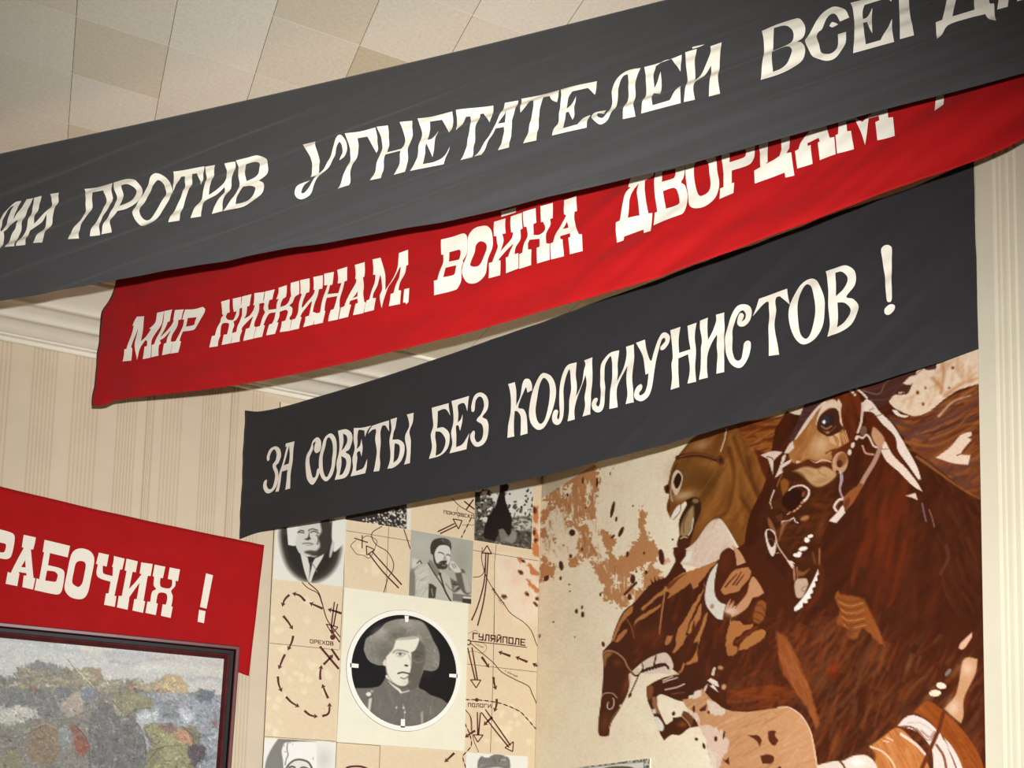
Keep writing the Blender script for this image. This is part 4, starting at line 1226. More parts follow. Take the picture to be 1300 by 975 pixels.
# muzzle and jaws
c.T = (960, 590, 7.222)
c.poly('165,130 ~330,60 ~500,60 ~700,100 ~740,160 ~700,330 ~680,480 ~620,600 ~600,900 ~560,975 ~360,975 ~270,880 ~190,760 ~200,640 ~110,480 ~130,330', (80, 38, 20), soft=3, rid=H1)
c.strokes('165,130 ~330,80 ~500,100 ~720,160 ~680,480 ~600,700 ~560,900 ~400,900 ~230,760 ~140,420', 110, 26, 5, -30, [(104, 54, 26), (70, 32, 18), (120, 62, 30), (92, 44, 26)], .5, 40, 74, soft=3)
c.poly('330,60 ~450,18 ~560,35 ~620,15 ~700,50 ~735,100 ~660,170 ~570,208 ~500,180 ~430,110 ~370,70', (198, 154, 108), soft=3)
c.line('560,35 ~590,80 ~640,100', 8, (156, 104, 62), .8, soft=2)
c.blob(600, 150, 90, 26, (170, 122, 76), -20, .7)
c.blob(480, 70, 70, 24, (170, 122, 78), 25, .5)
c.line('260,60 ~400,80 ~470,160 ~560,215 ~680,180 ~760,90', 20, (92, 46, 22), .7, soft=4)
c.poly('220,150 ~260,125 ~300,165 290,232 248,302 ~228,220', (150, 88, 42), soft=2.5)
c.line('190,200 ~215,130 ~240,90', 12, (170, 110, 66), .8)
c.dot(340, 320, 110, 95, (58, 24, 14), -40, soft=3)
c.line('300,235 ~340,203 ~420,190 ~475,222 ~485,260 ~465,305 ~440,330', 12, (230, 202, 180), w1=24)
for a in [(420, 348, 13, 11), (402, 378, 13, 11), (380, 402, 15, 10), (350, 424, 20, 9), (300, 445, 26, 6)]:
    c.dot(*a, (204, 146, 114), -35)
c.dot(432, 270, 14, 26, (150, 84, 54), 15, soft=2)
c.dot(445, 490, 42, 22, (176, 122, 78), -20, soft=3)
c.blob(560, 370, 60, 26, (130, 62, 28), 10, .7)
c.blob(470, 560, 60, 40, (112, 54, 28), 0, .6)
c.blob(600, 560, 30, 90, (128, 66, 34), 15, .6)
for k in range(4):
    c.line('%d,%d %d,%d' % (180 + k * 10, 475 + k * 14, 235, 455 + k * 20), 6, (170, 110, 76), .7)
c.line('165,235 ~140,300 ~125,350', 13, (226, 196, 176), w1=9)
c.line('130,350 142,398', 7, (220, 188, 166))
c.poly('105,480 ~110,540 ~130,590 ~165,630 185,640 ~170,580 ~130,500', (150, 94, 64), soft=2)
c.poly('~82,620 ~110,588 ~172,620 ~182,720 ~176,800 ~150,840 ~120,800 ~90,700', (228, 206, 188))
c.poly('~98,610 ~128,600 ~172,650 ~166,730 ~140,755 ~110,700', (74, 32, 22))
c.line('110,685 ~140,680 ~165,700', 6, (140, 84, 56))
c.line('190,810 215,808', 6, (214, 170, 150))
c.line('235,545 ~240,520 ~300,512 345,485 ~360,522 382,531', 10, (232, 206, 186))
c.poly('240,530 ~300,515 ~270,560 ~235,640 ~205,700 ~220,600', (150, 96, 64), soft=3)
c.line('180,655 ~200,745 ~270,850 ~320,920', 12, (214, 170, 146))
c.poly('280,875 ~330,885 360,915 335,905 350,935 330,935 ~355,950 ~330,950', (232, 206, 188))
for a in [(497, 655, 26, 16, -15), (465, 690, 26, 24, 40), (430, 770, 42, 20, -12), (398, 812, 22, 18, 20), (375, 830, 36, 19, 5)]:
    c.dot(*a[:4], (240, 226, 212), a[4])
c.poly('665,515 ~740,440 ~780,385 800,368 816,440 735,535', (228, 204, 186))
c.line('805,310 ~750,330 ~716,385 ~738,425', 22, (226, 200, 184))
c.line('770,345 ~745,370 ~750,405', 6, (120, 90, 76))
c.poly('800,300 ~860,240 ~940,190 970,210 ~900,330 ~870,370 817,425 802,370', (152, 88, 54))
c.poly('812,330 ~850,300 ~860,340 818,420 802,370', (120, 62, 42), soft=2)
c.T = (960, 690, 7.222)
c.line('520,90 ~540,180', 20, (128, 84, 56), .8, soft=3)
c.line('580,50 ~580,140 ~578,190', 16, (164, 98, 64), .9)
c.poly('375,240 ~430,260 ~490,230 ~440,290 385,300', (140, 92, 54), soft=3)
c.line('345,230 352,330', 18, (176, 122, 96))
c.line('375,215 378,330', 10, (176, 122, 96))
c.poly('385,322 ~460,322 478,372 ~455,430 ~425,492 ~370,492 ~350,400 355,345', (196, 166, 138), soft=1.5)
c.line('450,390 ~415,420 ~440,440', 8, (150, 110, 86), .8)
c.poly('338,600 ~400,530 ~460,450 ~520,340 568,232 577,282 556,300 562,340 536,350 546,390 516,410 521,450 496,465 501,500 470,510 471,546 430,546 425,582 ~372,617 ~345,618', (240, 226, 212))
c.line('590,200 ~600,330 ~560,480 ~480,600', 40, (116, 54, 26), .6, soft=6)
c.line('720,440 ~640,540 ~480,640', 50, (66, 32, 22), .6, soft=8)
ce = '715,500 740,445 ~850,470 ~950,500 ~1030,600 ~1120,800 1180,940 1150,930 ~1060,850 ~980,790 ~940,840 ~880,890 ~825,840 ~840,790 ~740,740 ~770,640 ~755,560'
c.poly(ce, (146, 80, 40), soft=3, warp=1.5)
for k in range(9):
    y = 500 + k * 34
    c.line('%d,%d ~%d,%d ~%d,%d ~%d,%d' % (750 + k * 8, y, 830, y + 34, 910, y + 34, 980 + k * 3, y + 10), 9, (188, 130, 82) if k % 2 else (110, 54, 26), .75)
c.line('980,520 ~1060,680 ~1150,900', 30, (150, 84, 44), .7, soft=4)
c.T = (860, 780, 5.0)
c.poly('630,110 ~700,160 ~770,330 ~850,530 895,690 ~860,650 ~760,480 ~660,370 ~640,260', (158, 84, 44), soft=4, warp=1.5)
c.strokes('640,120 ~700,160 ~770,330 ~850,530 890,680 ~760,480 ~660,370', 30, 22, 3, 65, [(180, 104, 60), (136, 66, 34)], .5, 10, 75)
c.blob(600, 220, 60, 50, (150, 58, 22), 0, .7)
c.blob(990, 350, 30, 70, (150, 48, 20), 20, .7)
c.blob(520, 500, 150, 30, (140, 54, 22), -10, .6)
c.blob(700, 480, 50, 60, (104, 74, 58), 0, .6)
c.blob(900, 430, 80, 60, (104, 74, 60), 10, .5)
c.T = None
c.strokes('985,820 ~1060,790 ~1160,830 ~1240,860 1249,975 1010,975 ~1000,900', 260, 34, 6, -60, [(140, 78, 40), (118, 82, 62), (150, 74, 34), (104, 64, 48), (128, 84, 52)], .42, 18, 152, soft=3)
c.strokes('905,850 ~960,840 ~1010,860 ~1000,895 ~940,900 ~905,885', 50, 20, 4, 15, [(150, 70, 30), (120, 76, 54), (134, 62, 28)], .5, 20, 153, soft=3)
c.strokes('985,800 1045,782 ~1085,795 ~1050,845 ~1000,850', 70, 24, 6, -40, [(118, 62, 42), (134, 66, 38), (104, 54, 38)], .4, 30, 154, soft=4)
c.T = (980, 600, 4.0625)
c.poly('690,120 740,103 752,143 ~725,130', (222, 188, 162))
c.line('775,160 ~785,210 795,250', 8, (132, 112, 130), .8)
c.line('810,190 ~825,230 838,280', 6, (150, 110, 100), .8)
c.line('900,380 ~910,440 ~870,520', 14, (112, 74, 60), .6, soft=4)
# ---- second rider's bandaged leg and straps, lower right
c.T = (1040, 780, 5.0)
c.poly('885,212 ~900,180 972,112 970,142 ~930,205 ~905,224', (216, 166, 134))
c.poly('795,600 ~870,500 ~910,300 ~945,273 1006,284 ~990,380 ~920,530 ~916,640 900,692 ~850,650', (196, 144, 104), soft=1.5)
c.blob(940, 340, 40, 50, (222, 186, 156), 0, .7)
c.blob(850, 590, 40, 50, (222, 196, 174), 0, .6)
for a in [(775, 453, 32, 20, 10), (735, 500, 38, 20, -5)]:
    c.dot(*a[:4], (234, 208, 180), a[4])
c.dot(818, 368, 12, 28, (130, 112, 110), 40)
c.poly('600,620 ~680,550 ~760,590 ~880,700 ~980,830 ~1040,960 1060,1200 850,1200 ~800,900 ~720,700 ~640,640', (152, 76, 32))
c.strokes('620,610 ~680,560 ~760,600 ~880,720 ~980,850 1045,1050 900,1050 ~830,840 ~720,700', 60, 26, 4, 50, [(170, 92, 42), (132, 60, 24)], .5, 12, 81)
c.poly('320,840 ~400,780 ~490,720 ~560,760 ~640,860 ~700,975 760,1200 300,1200 ~360,900', (196, 122, 68), soft=1.5)
c.strokes('330,850 ~400,790 ~490,730 ~640,870 700,1000 370,1000', 50, 24, 4, 60, [(214, 146, 92), (176, 100, 52)], .5, 12, 82)
c.poly('495,712 ~540,660 ~600,640 ~690,680 ~780,770 ~850,850 ~910,975 960,1200 720,1200 ~720,880 ~660,780 ~590,730', (222, 202, 188))
for q, w, col in [('500,715 ~600,722 ~690,840 ~720,930', 10, (104, 52, 34)), ('620,725 ~690,800 ~730,760', 8, (150, 112, 98)), ('650,740 ~700,780 ~730,745', 14, (176, 140, 126)), ('780,770 ~830,870 ~880,1000', 10, (120, 66, 46)),
                  ('745,830 ~790,900 ~810,1000', 16, (128, 74, 56)), ('520,760 ~620,830 ~680,900', 18, (232, 206, 190)), ('560,690 ~640,690 ~720,740', 8, (200, 172, 158)), ('790,800 ~850,900 ~890,1000', 8, (232, 214, 202))]:
    c.line(q, w, col, .9)
c.poly('-60,985 ~0,955 ~80,935 150,930 ~230,895 ~310,900 ~370,975 400,1200 -60,1200', (224, 204, 184), soft=1.2)
c.line('130,930 ~160,970 ~170,1050', 12, (110, 54, 36))
c.blob(240, 940, 50, 30, (244, 236, 224), 0, .8)
c.line('325,840 ~400,870 ~460,930 ~490,1000', 11, (230, 190, 152))
c.line('400,800 ~440,810', 6, (232, 200, 168))
c.line('425,780 ~470,800', 6, (232, 200, 168))
c.line('790,620 758,735 650,980 600,1100', 26, (112, 52, 28))
# ---- small jumping horse
c.T = None
sm = '765,827 776,815 ~781,798 ~791,777 ~805,765 ~826,742 845,733 ~849,728 ~858,712 866,700 871,705 860,720 871,728 ~890,722 910,712 945,690 ~1000,740 ~1010,820 1005,880 ~1000,896 988,899 ~960,904 ~946,904 ~922,901 ~905,890 893,878 ~880,868 854,850 854,842 ~850,833 ~840,830 ~830,832 816,840 798,856 ~798,876 ~788,898 ~776,918 773,934 ~766,935 ~760,932 760,912 ~764,880 ~766,850'
c.poly(sm, (86, 38, 20), rid=HS)
c.strokes('800,780 ~850,740 ~910,720 ~990,760 ~1000,880 ~930,895 ~860,840 ~800,840', 240, 24, 5, -68, [(110, 50, 24), (72, 32, 18), (126, 58, 26), (96, 44, 22)], .5, 18, 91, soft=3)
c.T = W5
c.poly('800,400 ~850,300 ~860,200 905,150 940,155 ~880,230 ~950,340 ~850,400 780,440', (84, 38, 22), warp=1, soft=1.2)
for q in ['640,440 620,400', '665,430 655,368', '700,410 690,385', '740,405 735,385', '590,520 585,500', '610,490 600,460', '560,590 550,570', '540,640 525,615']:
    c.line(q, 24, (84, 38, 24), w1=3)
c.poly('535,650 ~620,500 ~700,420 ~780,410 ~700,500 ~600,600', (84, 38, 24), soft=1.5)
HL = (188, 122, 72)
for q in ['530,670 ~650,560 ~760,470 ~870,370 1240,232 ~1180,300 ~1120,370 1060,440 1055,470 1005,495 990,440 ~900,500 770,580 ~790,520 ~740,530 ~600,640 545,700',
          '525,740 ~600,690 725,618 ~700,660 ~600,730 ~500,790 452,832 ~480,780', '372,705 430,660 462,648 450,700 ~390,760 ~340,830 ~290,960 262,975 ~310,840', '290,975 ~350,890 410,850 ~390,900 330,975',
          '1125,425 1090,520 ~1020,620 ~950,740 ~880,850 ~850,975 ~900,975 ~960,850 ~1010,720 ~1070,600 ~1110,500', '1080,620 ~1040,700 ~960,880 ~985,890 ~1020,780 1030,840 ~1080,730 1085,660', '1150,690 ~1110,740 ~1080,850 ~1020,975 1050,975 ~1110,860']:
    c.poly(q, HL, soft=1.2, warp=.8)
c.poly('760,460 ~860,390 ~950,345 ~880,400 ~790,490', (112, 54, 28), .8, soft=1.5)
c.line('755,470 ~745,560 ~725,700 700,900', 14, (190, 126, 84))
c.line('400,765 ~440,830 ~470,940', 12, (150, 84, 56))
c.blob(620, 920, 120, 70, (132, 54, 24), 0, .6)
c.T = (750, 800, 7.222)
for q in ['800,40 ~780,130 750,200 775,200 850,130 880,40', '990,20 ~970,190 ~870,320 930,305 975,290 ~985,150 1030,0', '850,300 795,405 ~840,370 865,310', '700,60 ~680,130 ~720,120 750,40']:
    c.poly(q, HL, soft=1.2, warp=.8)
c.blob(880, 480, 120, 90, (82, 46, 30), 0, .6)
c.poly('470,300 ~590,232 ~690,207 ~748,290 757,338 720,405 ~640,395 ~520,400 460,390', (226, 202, 182))
c.line('470,380 ~520,355 ~560,345 ~600,322 ~660,312 ~700,330 ~712,350', 20, (70, 34, 26))
for k in range(8):
    c.dot(485 + k * 28, 372 - k * 8, 14, 15, (70, 34, 26))
c.line('598,240 578,325', 14, (70, 34, 26))
c.line('470,305 ~478,350 440,410 ~400,500 348,615', 11, (70, 34, 26))
c.line('375,390 ~410,418 ~440,405', 16, (84, 42, 30))
c.poly('390,385 ~410,355 ~450,350 440,400 ~410,410', (224, 202, 176))
c.poly('445,325 470,305 468,345', (224, 202, 176))
c.dot(360, 595, 14, 24, (84, 42, 28), 30)
c.poly('115,200 ~170,185 ~200,215 ~150,260 ~135,330 120,340', (160, 112, 66), soft=3)
c.line('112,215 ~150,190 ~220,200 ~300,260 ~340,340 ~385,390', 17, (176, 124, 96), w1=14)
c.line('115,222 ~160,205 ~230,222', 5, (96, 50, 34))
c.blob(240, 300, 36, 30, (134, 74, 38), 0, .7)
c.blob(200, 420, 60, 90, (84, 46, 24), 0, .6)
c.blob(325, 500, 26, 90, (146, 76, 32), 15, .7)
c.line('105,600 ~130,578 ~200,580 ~240,620', 9, (206, 158, 134))
c.line('160,660 ~150,700 ~170,725 ~200,710 ~215,660 ~205,625', 10, (224, 196, 174))
c.blob(130, 850, 40, 90, (136, 80, 42), 10, .6)
c.dot(275, 695, 14, 14, (224, 196, 176))
c.line('345,590 ~280,690 ~200,800 ~165,900', 5, (224, 190, 165), .7)
leg = '510,520 ~600,465 ~720,420 860,400 1000,420 1050,500 1030,570 900,600 ~880,650 ~800,645 ~690,600 ~640,588 605,610 ~610,700 ~650,790 ~685,860 700,865 750,830 750,800 ~790,800 835,790 850,740 ~930,780 992,880 ~900,900 ~820,960 ~740,960 672,1012 640,960 ~600,850 ~560,740 ~520,640'
c.poly(leg, (82, 38, 22), rid=HS)
c.poly('~515,530 ~560,505 ~575,560 ~540,640 ~520,600', (140, 84, 54), soft=2)
c.poly('560,610 ~605,620 ~610,700 ~640,770 ~610,760 ~570,700', (160, 108, 76), soft=2)
c.poly('560,725 595,720 602,765 565,768', (224, 206, 188), soft=2)
c.poly('578,790 ~620,800 ~668,870 ~660,922 620,922 ~600,860', (236, 224, 208), soft=1.5)
c.line('660,462 750,425', 11, (228, 196, 176))
c.line('665,478 ~730,455 795,435', 11, (228, 200, 180))
c.line('680,547 760,530 ~800,520 860,493', 11, (228, 200, 180))
c.line('740,585 860,570', 9, (150, 92, 62), .8)
c.poly('850,740 ~900,760 ~940,800 ~920,890 ~890,845 ~835,790', (122, 72, 48), soft=1.2)
c.line('835,790 ~890,845 ~915,895', 8, (206, 160, 130))
c.blob(840, 865, 40, 26, (160, 88, 40), 0, .8)
c.dot(760, 765, 15, 20, (70, 34, 26), 20)
# belly highlights of the second knee
c.T = (750, 800, 7.222)
c.poly('1030,570 ~1045,520 1075,490 ~1060,540 1040,580', (226, 200, 182))
c.poly('1105,415 ~1115,365 1132,338 1146,345 1130,418', (226, 200, 182))
c.poly('1070,462 1100,438 1160,470 1178,522 1140,510 1120,490 1172,572 1090,512 1122,500', (236, 216, 200))
c.dot(1220, 520, 22, 26, (206, 152, 108), 20, soft=2)
c.dot(1190, 345, 26, 18, (186, 140, 104), 10, soft=2)
# shared flank between the two horses
c.T = None
c.strokes('968,782 1000,786 1040,800 1035,905 ~1000,896 ~960,904 ~925,900 ~930,850 ~975,840', 230, 22, 6, -50, [(112, 50, 24), (134, 62, 28), (92, 44, 28), (108, 66, 48), (146, 68, 30), (84, 36, 20)], .5, 35, 155, soft=3.5)
c.strokes('925,870 ~960,872 ~1000,868 ~1010,890 ~960,900 ~925,896', 40, 26, 5, -8, [(156, 76, 32), (140, 64, 28)], .55, 12, 156, soft=3)
c.T = (860, 780, 5.0)
streak = '628,110 ~690,150 ~740,240 ~790,350 ~850,500 897,700 ~880,720 ~845,640 ~760,500 ~690,400 ~650,300'
c.poly(streak, (160, 88, 48), .9, soft=4, warp=1.2)
c.strokes(streak, 50, 24, 3, 66, [(178, 106, 62), (140, 72, 38), (166, 94, 54)], .55, 8, 158, soft=1.5)
# dust under the belly
c.T = (860, 780, 5.0)
dust = '30,540 ~100,528 158,470 ~180,500 ~250,575 ~300,605 ~430,620 ~640,592 ~700,590 ~760,620 ~800,660 ~850,760 ~890,975 900,1300 200,1300 230,975 ~190,860 ~180,750 ~130,700 ~120,640 ~60,590'
c.poly(dust, (206, 150, 104), rid=DUST, soft=1.2)
c.strokes(dust, 200, 26, 3, -32, [(188, 128, 84), (222, 172, 126), (170, 120, 80), (214, 160, 112)], .5, 16, 95)
c.poly('188,540 ~240,560 ~300,605 ~290,632 ~250,642 200,622', (226, 200, 178), warp=.8)
c.poly('100,520 ~110,490 ~150,480 150,520 ~100,540', (226, 206, 186), soft=2)
c.poly('60,600 ~130,640 ~150,700 ~260,730 ~330,800 ~300,900 ~240,1000 ~190,860 ~150,740 ~120,680', (228, 196, 172), soft=2, warp=2)
c.poly('190,860 ~240,870 ~250,975 200,975', (232, 214, 188), soft=1.5, warp=2.5)
c.line('640,592 ~700,588 ~760,620 ~800,660 ~850,760 ~888,975', 8, (232, 190, 160))
for q in ['447,768 ~510,768 537,800 522,840 ~500,800', '575,745 ~600,737 627,740 ~620,770 642,800 ~615,834 ~580,800', '526,900 ~570,888 ~613,905 ~600,945 540,947', '140,602 187,568 180,610 145,618', '288,918 ~305,925 328,903 330,957 ~300,935', '640,965 660,968 655,1000 630,1000']:
    c.poly(q, (104, 46, 30))
for a in [(104, 600, 8, 23, 0), (295, 765, 7, 27, 12), (243, 790, 10, 17, 0), (120, 792, 11, 10, 30), (168, 835, 9, 20, -15), (198, 622, 7, 12, 0)]:
    c.dot(*a[:4], (90, 42, 30), a[4])
# ---- small rider: boot, bandage and hand
c.T = (860, 680, 7.222)
c.poly('500,85 ~560,130 ~600,190 627,246 ~590,262 545,277 ~530,170', (206, 152, 110), rid=RD)
c.poly('380,242 ~400,160 ~470,112 ~520,150 ~535,230 545,280 620,250 692,322 ~690,360 ~640,480 ~560,560 ~520,600 ~480,590 ~420,612 ~360,585 ~345,500 ~360,350', (90, 40, 22), rid=RD)
c.blob(440, 240, 50, 90, (120, 52, 26), 15, .6)
c.poly('395,500 ~430,440 ~510,325 ~600,295 650,289 677,330 ~660,390 ~590,470 ~560,510 ~480,530 ~430,542', (190, 126, 82), rid=RD)
for q in ['440,470 ~500,400 545,355', '510,450 ~560,380 585,330', '540,450 610,360']:
    c.line(q, 13, (78, 36, 22), w1=7)
c.poly('372,245 ~305,335 ~265,450 ~252,560 ~262,630 ~290,680 ~340,740 370,765 416,773 420,720 443,632 ~385,605 ~345,540 ~340,430 ~355,330', (222, 212, 194), rid=RD)
c.dot(318, 648, 18, 22, (180, 140, 114), 20, soft=2)
c.poly('432,700 ~450,640 ~488,580 480,640 522,590 512,650 548,640 ~600,580 ~640,520 ~660,430 ~695,375 ~750,440 795,525 745,557 690,570 ~640,660 ~560,720 500,748 482,715', (204, 146, 106), rid=RD, soft=1.2)
c.blob(490, 690, 60, 45, (230, 196, 176), 0, .85)
for q in ['470,660 485,600', '500,665 520,615', '530,665 548,645']:
    c.line(q, 7, (150, 84, 56))
c.line('492,745 ~480,830 ~465,870', 7, (196, 140, 104))
c.poly('500,788 ~560,775 ~600,812 692,800 ~680,842 ~600,890 ~530,940 510,990 445,1000 ~460,870', (184, 118, 68), warp=1, rid=RD)
c.poly('715,880 ~760,865 808,880 ~800,930 740,975 ~640,1040 560,1050 ~600,975 ~650,920', (184, 118, 68), warp=1.2, rid=RD)
c.poly('440,1000 510,985 ~560,1060 ~470,1110', (176, 112, 64), warp=1.5)
c.line('540,975 ~620,920 ~720,840', 30, (126, 56, 28), .8, soft=2)
c.poly('690,740 ~720,640 ~760,592 ~812,620 ~805,700 ~800,750 ~755,805 ~700,790', (152, 88, 46), soft=2)
for q in ['720,640 ~770,640 800,690', '700,700 ~760,710 800,750', '690,750 ~730,770 770,795']:
    c.line(q, 9, (100, 48, 26), .8)
c.T = None
c.tone([30, 60, 110, 150, 190, 230], [.64, .74, .86, .94, 1.0, 1.03], (1.06, .98, .70))
c.grain(.035, 1.6, 3)
root = thing('mural', 'brown and cream painted mural of galloping horses covering the wall beside the fluted pilaster', 'mural', (XR - .004, Yc[-1], CAM[2] - .35))
c.build('mural', M_MURAL, root, names=[(BG, 'painted_background'), (SPL, 'painted_leaf_splatter'), (H2, 'painted_horse'), (H1, 'painted_horse'), (HS, 'painted_horse'), (RD, 'painted_rider'), (DUST, 'painted_dust')])

# ================================================================== MAP PANEL on the boarded wall
M_MAP = paint_mat('map_panel_paint', .55, .25, bump=.05, bscale=60, var=.02, vscale=10)
M_INK = mat('brown_map_ink', (92, 40, 28), rough=.6, var=.08, scale=60)
M_SEAM = mat('thin_grey_map_line', (128, 104, 78), rough=.7, var=.05)
M_GAP = mat('dark_panel_gap', (96, 76, 54), rough=.8, var=.05)
MT = .006                                         # panel stands this far in front of the boards
MP = Plane((0, YB - MT, 0), (0, -1, 0))
x0 = float(MP.at(np.float64(345.2), np.float64(740))[0])
ztop = float(MP.at(np.float64(365), np.float64(512))[2])
zbot = CAM[2] - .45
x1 = XR - .006
nx, ny = 240, 300
G = np.zeros((ny, nx, 3))
G[..., 0] = np.linspace(x0, x1, nx)[None]
G[..., 1] = YB - MT
G[..., 2] = np.linspace(ztop, zbot, ny)[:, None]
c = Canvas(G, (224, 203, 168))
c.T = None
r = np.random.RandomState(4)
for (ax, ay, bx, by, k) in [(360, 835, 420, 880, 20), (345, 780, 372, 830, 8), (340, 880, 362, 945, 9), (455, 690, 480, 730, 12), (610, 895, 675, 945, 26), (690, 620, 640, 690, 6), (385, 760, 395, 790, 3)]:
    for _ in range(k):
        c.dot(r.uniform(ax, bx), r.uniform(ay, by), r.uniform(2, 5), r.uniform(2, 5), (234, 217, 182), 0, .8, 2)
c.poly('630,700 ~660,705 ~683,720 683,790 ~655,790 ~635,760 ~628,730', (231, 213, 185), soft=8)
for a in [(645, 715, 8, 6), (668, 760, 6, 10), (640, 770, 9, 6), (655, 735, 8, 10)]:
    c.blob(*a, (229, 192, 165), 30, .6)
OR = (196, 124, 72)
for q in ['656,709 661,708 668,714 660,714', '668,716 674,715 678,722 684,726 684,732 678,731 672,727 674,724', '667,735 674,738 684,748 684,754 678,750 670,742', '676,690 ~680,688 684,694 684,708 ~678,706 ~675,698',
          '676,640 680,645 684,640 684,655 680,668 677,655', '677,668 681,672 684,678 684,690 679,684']:
    c.poly(q, OR, soft=.9, warp=1.2, ws=(2, 3))
for a in [(664, 712, 3, 2, 30), (661, 726.5, 4, 2.5, 35), (640, 757.5, 4, 2.6, 10), (669, 754, 3.5, 2.2, 35), (682, 760, 3, 2.5, 0), (680, 767, 4, 1.8, 45), (679, 648, 2.5, 5, 0), (678, 676, 2, 4, 0), (680, 686, 3, 2.5, 0)]:
    c.dot(*a[:4], (92, 44, 28), a[4])
c.grain(.02, 1.5, 6)
mapr = thing('map_panel', 'tan wall map with brown arrows and place names, reaching to the mural corner', 'map panel', (x0, YB - MT, zbot))
c.build('map_board', M_MAP, mapr)
V, F = box((x0, YB - MT + .0004, zbot), (x1, YB - .0085 + .01, ztop))
obj('backing_board', V, F, M_GAP, mapr)
V, F = box((x0 - .004, YB - MT + .002, zbot), (x0, YB, ztop))
obj('edge_strip', V, F, M_GAP, mapr)
LV = {'n': 0}


def mapmesh(name, parts, m=M_INK, off=.0008, label=None):
    V2, F2 = merge(parts)
    P = MP.at(V2[:, 0], V2[:, 1], off)
    return obj(name, P, fix_facing(P, F2, MP.n), m, mapr, label=label)


def inkline(name, T, s, w, m=M_INK, off=.0006, w1=None):
    return mapmesh(name, [ribbon(curve(s, T, closed=False, k=8), w, w1)], m, off)


A, B_, C_, D_, E_, F_, G_, H_ = (320, 740, 8.125), (320, 855, 8.125), (430, 640, 8.125), (560, 600, 8.125), (560, 700, 8.125), (560, 780, 8.125), (560, 855, 8.125), (440, 900, 8.125)
# panel seams and grid lines
for T, s in [(A, '180,620 895,693'), (C_, '68,272 738,380'), (C_, '516,235 487,912'), (D_, '330,800 520,833 1000,910'), (D_, '568,742 548,975'), (E_, '552,160 546,870'), (F_, '548,0 535,640 525,975'), (G_, '527,330 508,815'),
             (F_, '268,512 985,594'), (D_, '215,540 342,541'), (A, '940,55 905,690'), (B_, '905,-40 862,975'), (B_, '130,650 865,700'), (H_, '345,380 338,609'), (H_, '-160,340 345,380'), (C_, '66,190 50,860')]:
    mapmesh('grid_line', [ribbon(curve(s, T, closed=False), .75)], M_SEAM, .0005)
# rivers and outlines
for T, s, w in [(A, '580,0 ~680,90 ~720,200 ~770,370 ~840,470 910,560', 1.4), (A, '515,-5 ~580,55 ~680,110 ~722,215', 1.2), (A, '838,520 905,612', 1.8), (C_, '448,228 ~350,290 ~345,350 ~390,420 ~500,490 ~560,590 ~560,680 ~510,760 465,912', 1.1),
                (C_, '245,350 ~300,328 ~390,372 ~382,430 ~350,510 ~310,558 ~260,530 ~190,516 ~150,470 ~125,425 ~180,372', .8), (C_, '672,258 740,466', 1.3), (D_, '108,262 ~200,350 345,432', 1.0), (D_, '178,350 ~165,390 ~190,430 ~170,470', .5),
                (E_, '425,-40 ~420,90 ~470,270 ~560,420 ~640,530 ~720,640 ~850,730 ~930,820 990,975', 1.0), (E_, '328,268 ~400,258 ~440,215 ~455,120', 1.0), (F_, '298,292 ~400,380 ~540,500 ~620,590 ~760,670 ~900,740 ~940,820 985,920', 1.1),
                (F_, '275,200 ~350,165 ~380,185', .5), (F_, '320,280 ~440,300 ~470,350 ~430,400', .5), (F_, '275,390 ~340,380 ~420,405', .5), (G_, '248,368 ~310,460 ~320,600 ~340,700 387,812', .9), (H_, '1215,0 ~1275,80 ~1285,230', .9)]:
    inkline('river_line', T, s, w)
# railways: thin line with dashes


def railway(T, s):
    P = curve(s, T, closed=False, k=14)
    parts = [ribbon(P, .5)]
    L = np.r_[0, np.cumsum(np.linalg.norm(np.diff(P, axis=0), axis=1))]
    t = 0.0
    while t < L[-1] - 2:
        q = np.linspace(t, min(t + 5.0, L[-1]), 4)
        parts.append(ribbon(np.c_[np.interp(q, L, P[:, 0]), np.interp(q, L, P[:, 1])], 1.5))
        t += 8.2
    mapmesh('railway_line', parts, off=.0007)


railway(G_, '250,270 ~370,272 ~600,305 ~800,385 ~880,460 980,575')
railway(G_, '245,515 ~300,640 ~312,740 ~270,800 ~225,860 255,975')
railway(D_, '310,470 208,672')
# crosses
mapmesh('cross_mark', [ribbon(curve('160,350 300,396', C_, False), 1.5), ribbon(curve('243,322 241,458', C_, False), 1.5)])
mapmesh('cross_mark', [ribbon(curve('335,275 255,388', D_, False), 1.8), ribbon(curve('238,295 345,380', D_, False), 1.8)])
# thick strokes under the town at left
for s in ('700,655 800,775 895,888', '818,680 900,798'):
    mapmesh('route_bar', [ribbon(curve(s, A, False), 2.9)])


def arrow(T, s, head=4.4, w0=3.2, w1=2.2):
    """solid route arrow: a tapering bent tail and a barbed head"""
    P = curve(s, T, closed=False, k=6)
    tip = P[-1]
    L = np.r_[0, np.cumsum(np.linalg.norm(np.diff(P, axis=0), axis=1))]
    cut = max(L[-1] - head, .4)
    q = np.linspace(0, cut, 8)
    body = np.c_[np.interp(q, L, P[:, 0]), np.interp(q, L, P[:, 1])]
    dd = tip - body[-1]
    dd = dd / np.linalg.norm(dd)
    nn = np.array((-dd[1], dd[0]))
    b0 = body[-1]
    tri = np.array([tip, b0 + nn * 3.3 - dd * .9, b0 + dd * .2, b0 - nn * 3.3 - dd * .9])
    mapmesh('route_arrow', [ribbon(body, w0, w1), (tri, [(0, 1, 2), (0, 2, 3)])])


